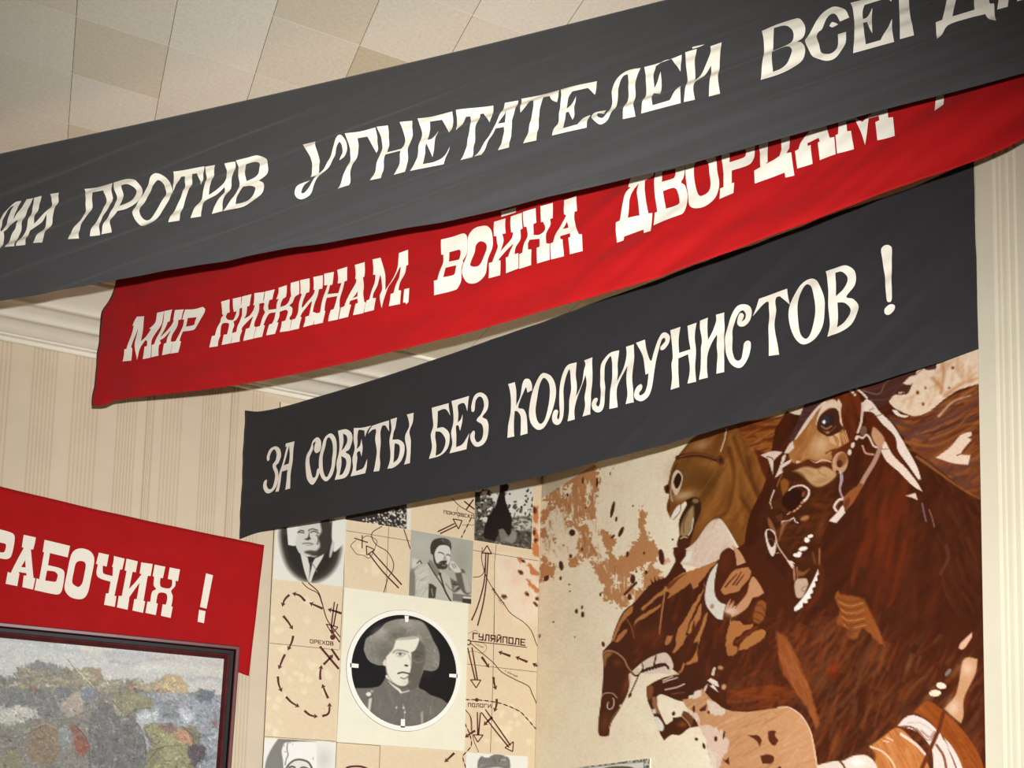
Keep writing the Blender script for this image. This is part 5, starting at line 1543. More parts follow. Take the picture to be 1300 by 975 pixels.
for T, s in [(A, '385,122 ~335,175 312,247'), (A, '548,188 ~490,130 412,107'), (A, '728,266 ~660,235 588,204'), (A, '922,315 ~850,290 778,271'), (A, '322,340 ~370,400 422,482'), (A, '425,545 ~410,610 368,697'), (A, '340,737 ~310,800 274,892'),
             (A, '738,842 ~790,790 838,738'), (B_, '705,65 ~703,0 716,-88'), (B_, '266,30 ~275,110 308,192'), (B_, '350,240 ~410,300 490,346'), (B_, '540,384 ~600,430 680,446'), (B_, '724,440 ~790,410 801,300'), (B_, '785,256 ~755,190 723,108'),
             (F_, '418,438 ~455,490 496,552'), (F_, '716,430 ~660,410 588,384'), (F_, '892,490 ~830,465 766,436'), (F_, '992,532 940,504'), (F_, '540,645 ~545,700 566,780'), (G_, '574,262 ~570,330 548,398'), (G_, '530,450 ~490,485 438,537'),
             (G_, '352,590 ~300,620 246,663'), (G_, '137,820 ~90,865 34,916'), (A, '820,440 828,522')]:
    arrow(T, s)


def outline_arrow(T, shafts, head):
    parts = [ribbon(curve(s, T, False, 8), 1.6, 1.9) for s in shafts]
    H = curve(head, T)
    Hc = np.vstack([H, H[:1]])
    for i in range(3):
        parts.append(ribbon(Hc[i:i + 2], 1.4))
    mapmesh('route_arrow', parts)


outline_arrow(C_, ['310,510 ~450,690 620,866', '345,490 ~480,640 650,832'], '285,430 372,470 290,526')
outline_arrow(D_, ['140,525 -35,610', '165,545 0,625 -10,630'], '123,478 217,494 180,582')
outline_arrow(D_, ['462,830 ~445,1120 ~380,1370 315,1525', '487,830 ~465,1140 ~430,1370 376,1580'], '475,752 424,830 522,838')
outline_arrow(F_, ['275,345 ~310,500 352,675', '318,340 ~345,500 374,672'], '304,674 411,677 362,758')
outline_arrow(G_, ['374,398 378,632', '406,404 386,640'], '334,632 433,635 378,709')
outline_arrow(G_, ['415,400 ~560,590 700,762', '455,370 ~590,560 715,742'], '658,766 746,704 738,806')
outline_arrow(A, ['850,195 815,462', '882,216 840,452'], '765,425 886,456 826,526')
# curved stroke of the next arrow, cut by the picture's edge
inkline('route_arrow', H_, '-30,640 ~20,600 ~130,592 ~210,615 ~280,660', 2.6)


def disc(T, cx, cy, r0, r1=0.0):
    o = np.array((cx / T[2] + T[0], cy / T[2] + T[1]))
    t = np.linspace(0, 2 * np.pi, 21)[:-1]
    Vr = np.c_[np.cos(t), np.sin(t)]
    n = 20
    V = np.vstack([o + Vr * r0 / T[2], o + Vr * r1 / T[2]])
    mapmesh('town_mark', [(V, [(i, (i + 1) % n, n + (i + 1) % n, n + i) for i in range(n)])], off=.0009)


disc(A, 832, 560, 28)
disc(G_, 368, 272, 20)
disc(F_, 281, 289, 31, 18)

# squared stroke alphabet for the place names (unit cell 1 x 1, y down)
GL = {'О': ['0,0 1,0 1,1 0,1 0,0'], 'Р': ['0,1 0,0 1,0 1,.55 0,.55'], 'Е': ['1,0 0,0 0,1 1,1', '0,.5 .85,.5'], 'Х': ['0,0 1,1', '1,0 0,1'], 'В': ['0,0 .9,0 .9,.48 0,.48', '0,0 0,1 1,1 1,.48 0,.48'], 'П': ['0,1 0,0 1,0 1,1'],
      'К': ['0,0 0,1', '1,0 0,.5 1,1'], 'С': ['1,0 0,0 0,1 1,1'], 'Г': ['0,1 0,0 1,0'], 'У': ['0,0 0,.52 1,.52', '1,0 1,1 0,1'], 'Л': ['-.1,1 .15,1 .25,0 1,0 1,1'], 'Я': ['1,1 1,0 0,0 0,.55 1,.55', '.45,.55 0,1'], 'Й': ['0,0 0,1 1,0 1,1', '.25,-.22 .75,-.22'],
      'И': ['0,0 0,1 1,0 1,1'], 'Н': ['0,0 0,1', '1,0 1,1', '0,.5 1,.5'], 'Ч': ['0,0 0,.5 1,.5', '1,0 1,1'], 'Т': ['0,0 1,0', '.5,0 .5,1'], 'А': ['0,1 .5,0 1,1', '.2,.62 .8,.62']}


def place_name(text, T, p0, p1, h, w, label=None):
    a = np.array(p0) / T[2] + np.array(T[:2])
    b = np.array(p1) / T[2] + np.array(T[:2])
    u = (b - a) / len(text)
    L = np.linalg.norm(u)
    dn = np.array((-u[1], u[0])) / L * h / T[2]
    if T is F_ or T is A or T is G_ or T is D_:
        dn = np.array((dn[0] * .2, dn[1]))
    parts = []
    for i, chh in enumerate(text):
        for st in GL[chh]:
            P = np.array([[float(q) for q in w_.split(',')] for w_ in st.split()])
            Q = a + u * (i + P[:, :1] * .64) + dn * (P[:, 1:] - 1)
            for j in range(len(Q) - 1):
                e = (Q[j + 1] - Q[j])
                e = e / (np.linalg.norm(e) + 1e-9) * w * .5
                parts.append(ribbon(np.array([Q[j] - e, Q[j + 1] + e]), w))
    mapmesh('place_name', parts, off=.0011, label=label)


place_name('ОРЕХОВ', A, (600, 618), (850, 645), 34, .95)
place_name('ПОКРОВСКО', D_, (30, 420), (350, 474), 30, .85)
place_name('ГУЛЯЙПОЛЕ', F_, (330, 252), (885, 322), 60, 1.55)
inkline('name_underline', F_, '308,274 885,340', 1.1)
place_name('ПОЛОГИ', G_, (280, 340), (528, 354), 33, .95)
place_name('ЯНЧУЛ', E_, (520, 395), (640, 565), 26, .6)
place_name('ГАЙЧУР', F_, (660, 592), (795, 655), 16, .45)
place_name('ГАЙЧУР', F_, (352, 310), (440, 350), 12, .35)

# ================================================================== PHOTOGRAPHS ON THE MAP
M_PHOTO = paint_mat('black_and_white_print', .35, .3, var=.02, vscale=60)
M_CARD = mat('cream_photo_card', (236, 230, 206), rough=.5, var=.02)
PT = .0045


def print_canvas(quad, nx, ny, base):
    return Canvas(plane_grid(MP, quad, nx, ny, PT), base)


def print_thing(name, label, c, quad, cat='photograph'):
    P = [MP.at(np.float64(a), np.float64(b), 0.0009) for a, b in quad]
    root = thing(name, label, cat, P[3])
    c.build('photo_print', M_PHOTO, root)
    back = [MP.at(np.float64(a), np.float64(b), PT - .0003) for a, b in quad]
    V = np.array(P + back)
    obj('mount', V, [(4, 7, 6, 5), (0, 1, 5, 4), (1, 2, 6, 5), (2, 3, 7, 6), (3, 0, 4, 7), (0, 3, 2, 1)], M_CARD, root)
    return root


# man in a dark suit, vignetted
q = [(352.5, 640), (440.2, 652), (435.2, 744.6), (346.8, 734.6)]
c = print_canvas(q, 110, 120, (226, 224, 210))
c.T = (340, 650, 10.26)
c.poly('~170,180 ~155,330 ~190,540 ~260,720 ~380,850 ~520,915 ~640,910 ~790,830 ~900,690 ~950,520 ~945,420 ~880,400 ~850,300 ~850,100 ~500,0 ~250,60', (64, 58, 50), soft=7)
c.poly('~230,300 ~240,480 ~300,660 ~420,800 ~540,860 ~680,820 ~800,700 ~870,560 ~880,420 ~700,380', (46, 42, 37), soft=5)
c.poly('250,120 250,240 265,430 ~350,440 ~385,390 420,100', (222, 219, 206))
c.poly('840,120 ~828,300 ~850,420 ~868,520 1000,400 1000,100', (226, 224, 210), soft=1.5)
c.poly('385,100 ~390,250 ~360,400 ~380,480 ~430,550 ~560,590 ~680,560 ~760,430 ~800,250 ~790,60', (205, 202, 190))
c.poly('~690,120 ~700,250 ~660,330 ~680,440 ~640,500 ~560,560 ~700,570 ~800,470 ~830,260 ~800,80', (62, 56, 50), soft=3)
c.poly('~500,540 ~480,515 ~560,500 ~650,520 ~600,560', (76, 70, 62), soft=2.5)
c.line('390,268 ~430,240 ~470,250', 14, (60, 56, 50))
c.line('400,262 470,272', 16, (84, 78, 70), .9)
c.line('530,240 ~580,220 ~650,240', 14, (60, 56, 50))
c.line('560,265 ~600,250 ~660,275', 18, (84, 78, 70), .9)
c.poly('540,250 ~545,320 565,350 520,370 470,355 ~520,330', (66, 60, 54), soft=1.5)
c.line('455,412 ~520,405 590,415', 10, (60, 54, 48))
c.line('500,432 575,432', 7, (120, 114, 104))
c.line('640,300 ~660,350 ~645,420', 16, (66, 60, 54), .8, soft=2)
c.poly('425,545 ~470,560 ~520,590 ~620,600 ~690,570 735,545 ~700,620 ~640,720 ~590,830 560,925 520,895 ~480,780 ~450,660', (214, 211, 198))
c.poly('515,585 ~560,580 620,600 ~590,650 ~575,700 ~555,790 530,890 545,790 ~545,690 ~525,640', (48, 44, 40))
c.line('560,660 ~600,700 640,780', 10, (120, 114, 104))
c.line('520,600 ~530,680 535,780', 8, (200, 196, 184))
c.poly('800,590 ~810,500 ~840,380 ~870,400 ~850,500 820,590', (200, 197, 184), soft=2)
print_thing('portrait_photograph', 'portrait of a man in suit and tie with a white vignette edge', c, q)

# bearded man leaning on his hand
q = [(521.8, 672.8), (600.9, 686.8), (598.2, 767.0), (519.0, 755.8)]
c = print_canvas(q, 110, 110, (172, 170, 158))
c.T = (510, 670, 9.75)
c.blob(250, 200, 180, 160, (186, 184, 172), 0, .7)
c.blob(740, 420, 120, 200, (150, 147, 136), 0, .6)
c.poly('90,560 ~150,540 ~200,480 240,400 ~180,430 110,520', (140, 136, 124), soft=3)
c.poly('130,380 ~180,390 ~250,420 ~200,470 ~130,500', (206, 203, 190), soft=3)
c.line('190,440 ~225,410 ~245,440', 14, (70, 66, 58))
c.poly('90,845 ~130,600 ~190,500 ~320,450 ~370,400 ~440,520 ~540,560 ~620,640 ~700,700 860,760 870,945', (186, 182, 168))
c.poly('~170,560 ~200,490 ~310,450 ~330,560 ~340,700 330,870 90,850 ~130,720', (196, 192, 178), soft=1.5)
c.strokes('170,560 200,490 310,450 330,560 340,700 330,870 120,850', 34, 12, 2, -40, [(150, 146, 132), (208, 205, 192)], .6, 30, 5)
c.poly('90,560 ~140,530 ~165,600 ~160,850 90,845', (128, 124, 112), soft=2)
c.poly('~365,330 ~340,290 ~370,280 ~395,300 ~400,350 ~375,365', (176, 172, 160))
c.poly('~410,330 ~415,260 ~470,215 ~560,210 ~600,260 ~600,340 ~590,440 ~560,510 ~480,505 ~430,440', (212, 209, 198))
c.poly('360,320 ~355,230 ~385,160 ~450,130 ~540,130 ~600,170 ~615,240 605,290 ~590,240 ~540,215 ~470,220 ~430,260 ~405,320 ~410,380 ~440,460 ~480,500 ~450,510 ~400,430 ~385,340', (62, 57, 50))
c.strokes('440,140 540,130 600,180 600,230 540,200', 16, 5, 1.2, 60, [(130, 126, 116), (88, 82, 74)], .8, 30, 8)
c.poly('~430,440 ~470,440 ~520,410 ~560,405 ~545,440 ~570,460 ~555,505 ~500,515 ~450,490', (66, 60, 53), soft=2)
c.line('455,310 ~480,305 520,325', 12, (70, 64, 58))
c.line('555,340 ~570,330 595,345', 12, (70, 64, 58))
c.poly('530,330 ~550,380 545,400 515,395', (150, 145, 134), soft=2)
c.line('470,430 ~510,415 ~550,425', 18, (52, 47, 42))
c.line('500,465 545,470', 10, (160, 150, 140))
c.poly('600,420 ~640,415 ~680,460 ~730,530 ~710,560 ~660,550 ~620,510 ~590,480', (206, 202, 190))
for s in ('620,450 650,500', '645,445 675,490', '590,440 ~580,480 ~600,520'):
    c.line(s, 8, (90, 84, 76))
c.poly('660,560 ~740,550 ~730,515 ~770,520 ~800,600 ~850,720 865,800 ~820,830 ~760,800 ~700,700', (98, 92, 82), soft=1.5)
c.poly('740,560 ~790,570 ~840,690 ~860,790 ~800,800 ~770,700', (176, 172, 158), soft=2)
c.poly('600,620 ~640,650 ~700,680 ~720,760 ~640,800 ~620,720', (80, 74, 66), soft=2)
c.strokes('600,620 700,670 740,790 640,790', 16, 8, 2.5, -20, [(190, 186, 172), (60, 55, 48)], .7, 30, 9)
c.poly('~330,440 ~360,400 ~440,500 ~470,560 ~430,600 ~380,520', (130, 125, 112), soft=2)
c.line('330,440 ~400,560 ~500,710 ~590,880', 14, (62, 56, 50))
c.line('470,560 ~500,660 ~540,790 ~610,910', 18, (58, 52, 46))
c.poly('335,690 ~380,700 430,740 415,870 330,870', (72, 66, 58))
c.line('370,760 385,840', 12, (150, 146, 134))
c.poly('455,560 490,560 ~480,610', (48, 44, 40))
c.line('545,690 ~600,760 635,780', 8, (96, 90, 80))
c.poly('630,810 860,840 860,930 630,900', (120, 115, 104))
c.poly('750,870 865,885 862,945 750,925', (62, 56, 50))
c.poly('760,850 870,860 870,880 760,872', (214, 210, 198))
print_thing('portrait_photograph', 'black and white portrait of a bearded man leaning his head on his hand', c, q)

# crowd, mostly behind the banner
q = [(441, 586), (522.8, 599), (521.4, 672.6), (438.6, 659.6)]
c = print_canvas(q, 120, 100, (226, 222, 208))
c.T = (430, 640, 8.125)
c.poly('60,-420 705,-330 698,256 60,160', (54, 46, 42))
r = np.random.RandomState(12)
for _ in range(230):
    x = r.uniform(250, 695)
    y = r.uniform(40, 245)
    if y < 150 - (x - 270) * .3:
        continue
    k = (232, 228, 214) if r.rand() < .62 else (60, 52, 46)
    c.dot(x, y, r.uniform(5, 13), r.uniform(5, 12), k, r.uniform(0, 90), .9)
for _ in range(120):
    c.dot(r.uniform(70, 690), r.uniform(-380, 40), r.uniform(5, 13), r.uniform(5, 12), (150, 144, 132), 0, .6)
c.poly('60,180 280,200 380,205 375,215 60,165', (226, 222, 208))
print_thing('crowd_photograph', 'small black and white photograph of a crowd, mostly hidden under the black banner', c, q)

# dark tree or monument with a crowd
q = [(603.6, 606), (677.0, 618.5), (674.4, 697.6), (601.8, 685.6)]
c = print_canvas(q, 110, 120, (214, 210, 196))
c.T = (560, 600, 8.125)
r = np.random.RandomState(9)
c.poly('345,200 ~400,230 ~470,250 ~560,330 ~520,420 ~440,450 345,480', (110, 104, 94), soft=4)
for _ in range(260):
    x, y = r.uniform(345, 945), r.uniform(170, 480)
    dk = np.clip((y - 260) / 160, 0, 1)
    if r.rand() < .35 + .6 * dk or x < 560:
        k = [(38, 33, 29), (60, 54, 48), (226, 222, 208), (120, 114, 104)][r.choice(4, p=[.42, .2, .2, .18])]
        c.dot(x, y, r.uniform(6, 16), r.uniform(6, 18), k, r.uniform(0, 90), .85)
c.poly('345,470 ~500,520 ~700,470 ~940,480 960,800 340,760', (84, 78, 70), soft=3)
c.poly('710,510 ~800,470 ~930,500 935,580 ~800,600 ~720,570', (190, 186, 172), soft=3)
for _ in range(240):
    x, y = r.uniform(345, 940), r.uniform(470, 780)
    k = [(36, 31, 27), (56, 50, 44), (150, 144, 132), (100, 94, 84), (200, 196, 184)][r.choice(5, p=[.3, .25, .2, .17, .08])]
    c.dot(x, y, r.uniform(6, 22), r.uniform(4, 12), k, r.uniform(-30, 60), .7, 1.5)
c.poly('600,130 ~660,110 ~700,140 ~690,170 650,200 ~670,330 ~720,440 735,560 ~700,640 ~600,620 ~560,700 ~480,690 ~440,640 ~480,480 ~560,330 ~590,210', (32, 27, 24), soft=1.5, warp=1)
c.poly('350,200 400,200 405,300 345,310', (40, 35, 31), soft=1.5)
c.poly('590,590 ~640,580 ~680,640 ~700,720 ~620,690', (124, 118, 106), soft=2)
c.poly('640,680 ~700,660 ~740,600 ~780,640 ~740,730', (140, 134, 122), soft=2, warp=1)
c.line('480,385 525,360', 16, (226, 222, 208))
print_thing('crowd_photograph', 'black and white photograph of a dark monument above a crowd, beside the mural corner', c, q)

# man in a white fur hat, cut off below
q = [(336.2, 937.0), (426.4, 942.2), (421.5, 1042), (330.5, 1036)]
c = print_canvas(q, 110, 110, (232, 229, 218))
c.T = (320, 925, 10.83)
c.poly('365,130 ~500,140 ~640,165 ~420,260 ~430,480 460,1200 150,1200 ~170,600 ~200,420 ~270,270', (126, 124, 116), soft=1.5)
c.blob(990, 420, 110, 160, (196, 194, 182), 0, .7)
c.poly('365,130 ~520,142 ~700,160 880,175 700,180 ~560,170', (112, 110, 102), soft=2)
c.poly('~420,260 ~450,200 ~520,185 ~700,182 ~850,195 ~885,230 ~890,420 885,620 440,620 ~430,430', (236, 234, 224), soft=1.2)
c.line('490,200 ~480,280 ~495,360 ~470,420 ~455,500', 12, (96, 92, 84), soft=1.5)
for a in [(455, 320, 12, 8), (440, 235, 8, 12), (520, 195, 14, 7), (840, 410, 6, 22), (560, 215, 8, 6)]:
    c.dot(*a, (150, 146, 136))
c.line('460,560 ~520,480 ~600,430 ~700,432 ~780,470 ~830,560', 26, (86, 80, 72))
c.poly('480,600 ~530,490 ~640,445 ~760,480 ~815,600 ~810,900 ~640,1100 ~500,900', (222, 219, 206), soft=1.5)
c.line('510,535 ~550,520 ~590,535', 22, (60, 56, 50))
c.line('670,540 ~710,530 ~760,545', 20, (60, 56, 50))
c.poly('300,1000 ~480,900 ~800,900 ~1000,1000 1000,1300 250,1300', (70, 66, 60))
print_thing('portrait_photograph', 'portrait of a man in a tall white fur hat, low on the map', c, q)

# curly dark hair, cut off below
q = [(592.2, 955.2), (669.9, 960.4), (667.5, 1042), (589.0, 1038)]
c = print_canvas(q, 100, 100, (232, 230, 218))
c.T = (560, 930, 9.286)
hair = '~440,330 ~470,290 ~560,290 ~640,262 ~740,265 ~810,310 ~815,400 ~800,520 ~470,520'
c.poly(hair, (118, 116, 110), soft=1.5, warp=1)
c.strokes(hair, 70, 5, 1.6, -40, [(178, 176, 168), (84, 82, 76), (140, 138, 130)], .7, 60, 15)
c.poly('~480,470 ~560,420 ~700,410 ~790,470 ~780,700 ~640,850 ~510,700', (206, 203, 192), soft=1.5)
c.line('540,540 600,530', 14, (70, 66, 60))
c.line('680,530 740,540', 14, (70, 66, 60))
c.poly('400,900 ~560,800 ~720,800 ~860,900 880,1200 380,1200', (84, 80, 74))
print_thing('portrait_photograph', 'black and white photograph showing only the top of a curly dark-haired head', c, q)

# ------------------------------------------------------------------ large round portrait on a cream card
CP = Plane((0, YB - MT - .012, 0), (0, -1, 0))
q = [(437.3, 745.8), (594.6, 766.4), (589.6, 953.6), (427.6, 942.0)]
fr = [CP.at(np.float64(a), np.float64(b)) for a, b in q]
bk_ = [p + np.array((0, .0103, 0)) for p in fr]
card = thing('round_portrait_board', 'large cream board with a round portrait of a young man in a big fur hat', 'portrait board', bk_[3])
obj('card', np.array(bk_ + fr), [(4, 7, 6, 5), (0, 1, 5, 4), (1, 2, 6, 5), (2, 3, 7, 6), (3, 0, 4, 7), (0, 3, 2, 1)], M_CARD, card)
M_RING = mat('white_ring_paint', (246, 242, 230), rough=.45, var=.01)
# circle measured on the card: centre and radius along the wall
cw = CP.at(np.float64(430 + 668 / 8.125), np.float64(840 + 23 / 8.125))
pr_ = CP.at(np.float64(430 + 1212 / 8.125), np.float64(760 + 795 / 8.125))
pl_ = CP.at(np.float64(430 + 128 / 8.125), np.float64(760 + 690 / 8.125))
pt_ = CP.at(np.float64(430 + 700 / 8.125), np.float64(760 + 172 / 8.125))
pb_ = CP.at(np.float64(430 + 665 / 8.125), np.float64(840 + 667 / 8.125))
RX = (pr_[0] - pl_[0]) / 2
RZ = (pt_[2] - pb_[2]) / 2
cc = np.array(((pr_[0] + pl_[0]) / 2, CP.p[1], (pt_[2] + pb_[2]) / 2))


def annulus(k0, k1, off, off2=None, n=72):
    t = np.linspace(0, 2 * np.pi, n, endpoint=False)
    ring = lambda k, o: np.c_[cc[0] + RX * k * np.cos(t), np.full(n, cc[1] - o), cc[2] + RZ * k * np.sin(t)]
    V = np.vstack([ring(k0, off), ring(k1, off)])
    F = [(i, (i + 1) % n, n + (i + 1) % n, n + i) for i in range(n)]
    if off2 is not None:
        V = np.vstack([V, ring(k0, off2), ring(k1, off2)])
        F += [(i, 2 * n + i, 2 * n + (i + 1) % n, (i + 1) % n) for i in range(n)]
        F += [(n + i, n + (i + 1) % n, 3 * n + (i + 1) % n, 3 * n + i) for i in range(n)]
    return V, F


V, F = annulus(1.0, 1.085, .006, .0002)
obj('white_ring', V, fix_facing(V, F[:72], (0, -1, 0)) + F[72:], M_RING, card)
V, F = annulus(1.085, 1.092, .0006)
obj('ring_outline', V, fix_facing(V, F, (0, -1, 0)), M_SEAM, card)
# disc: polar grid flattened on the card
nr, na = 78, 300
rr_ = np.linspace(0.004, 1.0, nr)[:, None]
aa_ = np.linspace(0, 2 * np.pi, na)[None]
G = np.zeros((nr, na, 3))
G[..., 0] = cc[0] + RX * rr_ * np.cos(aa_)
G[..., 1] = cc[1] - .0012
G[..., 2] = cc[2] + RZ * rr_ * np.sin(aa_)
c = Canvas(G[:, ::-1], (24, 24, 25))
c.T = (430, 760, 8.125)
GY = (124, 120, 110)
body = '490,790 ~470,840 ~420,900 ~340,920 175,925 100,1400 1250,1400 1120,1075 ~1040,1025 ~940,990 ~880,945 ~830,920 ~830,860 ~860,760 ~800,700 ~500,700'
c.poly(body, (112, 108, 99), soft=1)
c.strokes('490,790 420,900 175,925 300,1300 1000,1300 1120,1075 880,945', 260, 6, 2, 80, [(134, 130, 120), (96, 92, 84), (122, 118, 108)], .5, 60, 31)
hat = '~262,540 ~265,480 ~285,410 ~350,370 ~420,320 ~480,255 ~560,222 ~660,208 ~760,215 ~850,232 ~900,280 ~940,350 ~975,430 ~1020,510 ~1040,590 ~1035,680 ~1010,730 ~950,748 ~880,738 ~860,780 ~760,900 ~560,860 ~490,720 ~470,690 ~400,685 ~310,640'
c.poly(hat, (138, 133, 122), soft=1)
c.strokes(hat, 420, 7, 2.2, 30, [(178, 172, 158), (104, 99, 90), (200, 195, 180), (124, 119, 108)], .5, 70, 32)
c.blob(430, 360, 90, 70, (188, 182, 168), -30, .55)
c.blob(720, 270, 120, 50, (184, 178, 164), 0, .5)
c.blob(480, 560, 90, 110, (98, 93, 84), 0, .7)
c.blob(620, 370, 120, 60, (92, 87, 78), -15, .6)
c.blob(900, 560, 80, 170, (112, 107, 97), 0, .6)
c.poly('800,420 ~880,480 ~890,620 ~860,760 ~820,900 ~740,940 ~690,880 ~740,700 ~760,560', (100, 95, 86), soft=3)
c.poly('490,600 ~560,520 ~600,420 ~700,402 ~790,392 ~830,420 ~795,520 ~750,570 ~752,660 ~735,760 ~715,800 ~710,880 ~640,900 ~560,860 ~510,790 ~490,700', (232, 226, 206), soft=1.5)
c.poly('452,660 ~480,625 495,640 495,690 ~465,690', (220, 214, 196), soft=1)
c.poly('580,430 ~640,405 ~780,390 ~810,410 ~700,425', (180, 174, 160), soft=2)
c.line('560,556 ~600,532 ~670,538 ~715,552', 15, (140, 132, 118), soft=2)
c.line('590,568 ~620,556 ~660,562 ~690,572', 7, (112, 105, 94), soft=1.5)
c.line('600,588 ~640,598 ~680,580', 6, (150, 143, 128), soft=1.5)
c.dot(634, 572, 17, 14, (88, 82, 74), 0, .9, 1.5)
c.line('755,560 ~800,550 ~870,570', 16, (84, 78, 70), .8, soft=2.5)
c.dot(808, 596, 24, 13, (76, 70, 63), 0, .8, 2.5)
c.line('770,640 ~820,660 ~870,640', 10, (140, 134, 122), .8, soft=2)
c.line('720,580 ~745,640 ~745,690', 8, (150, 143, 130), .8, soft=2)
c.poly('672,690 ~690,678 ~720,690 ~700,702', (70, 64, 57))
c.line('612,772 ~660,760 ~730,775', 17, (92, 84, 75))
c.line('640,815 ~680,825 ~720,800', 13, (130, 122, 110))
c.blob(690, 860, 40, 22, (206, 199, 182), 0, .6)
c.line('495,800 ~540,870 ~620,940 640,965', 24, (226, 222, 206))
c.line('500,830 ~560,880 ~640,920 ~720,900', 10, (96, 90, 82), soft=1.5)
c.line('650,970 ~690,960 ~725,950', 12, (214, 210, 196))
c.line('660,1090 ~680,1140 ~675,1240', 7, (170, 165, 152))
c.dot(668, 1125, 9, 12, (224, 220, 206), -20)
c.dot(682, 1172, 8, 10, (224, 220, 206), -20)
c.dot(595, 1123, 8, 14, (200, 196, 182), 30)
c.dot(308, 985, 26, 22, (232, 227, 212))
c.dot(345, 955, 12, 16, (216, 211, 196))
c.poly('310,1035 345,1020 325,1160 300,1150', (206, 201, 186), soft=1.2)
c.line('345,930 ~350,1060 ~330,1160', 6, (84, 79, 71))
c.poly('845,1175 870,1160 872,1290 850,1300', (164, 159, 146), soft=1.5)
c.line('950,1110 945,1190', 10, (150, 145, 132), .8)
c.build('round_photo', M_PHOTO, card)
for p in [((430 + 680 / 8.125, 760 + 175 / 8.125), (430 + 722 / 8.125, 760 + 178 / 8.125), (430 + 718 / 8.125, 760 + 242 / 8.125), (430 + 685 / 8.125, 760 + 240 / 8.125)),
          ((430 + 1140 / 8.125, 760 + 775 / 8.125), (430 + 1225 / 8.125, 760 + 778 / 8.125), (430 + 1225 / 8.125, 760 + 818 / 8.125), (430 + 1140 / 8.125, 760 + 808 / 8.125)),
          ((430 + 118 / 8.125, 760 + 664 / 8.125), (430 + 206 / 8.125, 760 + 675 / 8.125), (430 + 203 / 8.125, 760 + 715 / 8.125), (430 + 120 / 8.125, 760 + 708 / 8.125)),
          ((430 + 642 / 8.125, 840 + 592 / 8.125), (430 + 684 / 8.125, 840 + 592 / 8.125), (430 + 684 / 8.125, 840 + 680 / 8.125), (430 + 640 / 8.125, 840 + 678 / 8.125))]:
    f0 = np.array([CP.at(np.float64(a), np.float64(b), .006) for a, b in p])
    b0 = np.array([CP.at(np.float64(a), np.float64(b), .0014) for a, b in p])
    V = np.vstack([b0, f0])
    obj('tick_mark', V, [(4, 7, 6, 5), (0, 1, 5, 4), (1, 2, 6, 5), (2, 3, 7, 6), (3, 0, 4, 7)], M_RING, card)

# ================================================================== FRAMED BATTLE PAINTING, tilted forward
M_FRAME = mat('dark_mahogany_frame', (74, 24, 22), rough=.38, spec=.4, var=.25, scale=18, stretch=(1, 1, 1))
M_FRAME2 = mat('mahogany_frame_bevel', (96, 36, 33), rough=.4, spec=.4, var=.2, scale=22)
M_FRAME3 = mat('black_frame_groove', (16, 8, 8), rough=.5, spec=.2, var=.1)
M_OIL = paint_mat('oil_paint', .45, .22, bump=.5, bscale=150, var=.08, vscale=90)
tilt = math.radians(7.0)
PN = np.array((0, -math.cos(tilt), -math.sin(tilt)))
top_pt = np.array((0, YB - .225, 0))
PZ = WALLB.at(np.float64(302), np.float64(821))[2]
top_pt[2] = PZ
PP = Plane(top_pt, PN)
upv = np.array((0, -math.sin(tilt), math.cos(tilt)))
xr_ = float(PP.at(np.float64(304.2), np.float64(820.5))[0])
z_top = PP.at(np.float64(304.2), np.float64(820.5))
xl_ = xr_ - 1.75
HGT = 1.05
FW = .078


def fp(x, v, o=0.0):
    """point of the picture plane: x along the wall, v down from the top edge, o towards the room"""
    return np.array((x, z_top[1], z_top[2])) - upv * v + PN * o


pic = thing('framed_painting', 'framed oil painting of a battle with a dark mahogany frame, tilted forward from the wall', 'painting', fp((xl_ + xr_) / 2, HGT, -.02))
nx, ny = 500, 290
uu = np.linspace(xl_ + FW - .008, xr_ - FW + .008, nx)
vv = np.linspace(FW - .008, HGT - FW + .008, ny)
G = np.array([[fp(a, b, -.012) for a in uu] for b in vv])
c = Canvas(G, (150, 148, 138))
c.T = None
c.img[:] = (190, 191, 186)
c.T = (0, 762, 4.006)
# overcast sky in broad level strokes
skyp = '-900,0 0,150 1160,270 1160,520 ~900,470 ~600,430 ~400,380 ~150,340 -900,480'
for q, w, col in [('420,245 ~560,235 ~680,260', 40, (208, 204, 186)), ('540,270 ~680,280 ~800,275', 44, (178, 174, 182)), ('760,300 ~900,300 ~1150,330', 46, (192, 180, 178)), ('600,240 ~760,240 ~900,265', 30, (172, 180, 188)),
                  ('850,350 ~1000,350 ~1150,365', 34, (202, 194, 180)), ('700,340 ~800,345 ~900,350', 30, (206, 206, 198)), ('960,405 ~1040,395 ~1150,410', 18, (168, 166, 166)), ('760,305 ~820,296 ~890,298', 10, (152, 152, 156)),
                  ('940,440 ~1050,440 ~1150,455', 30, (200, 196, 182)), ('560,310 ~640,322 ~720,310', 14, (156, 158, 164)), ('200,230 ~330,250 ~440,262', 30, (176, 178, 176)), ('0,190 ~150,205 ~300,225', 34, (170, 178, 180))]:
    c.line(q, w, col, .75, w * .5, soft=3)
c.impasto(skyp, 900, 9, 1.6, 6, 14, 64, .09, .7)
r = np.random.RandomState(5)
for _ in range(420):  # flash glints on the glossy varnish, painted in as pale and grey specks
    c.dot(r.uniform(-200, 560) * (1 - .4 * r.rand()), r.uniform(165, 420), r.uniform(2, 5), r.uniform(2, 4), [(226, 229, 228), (152, 158, 158), (206, 208, 204)][r.randint(3)], 0, .6)
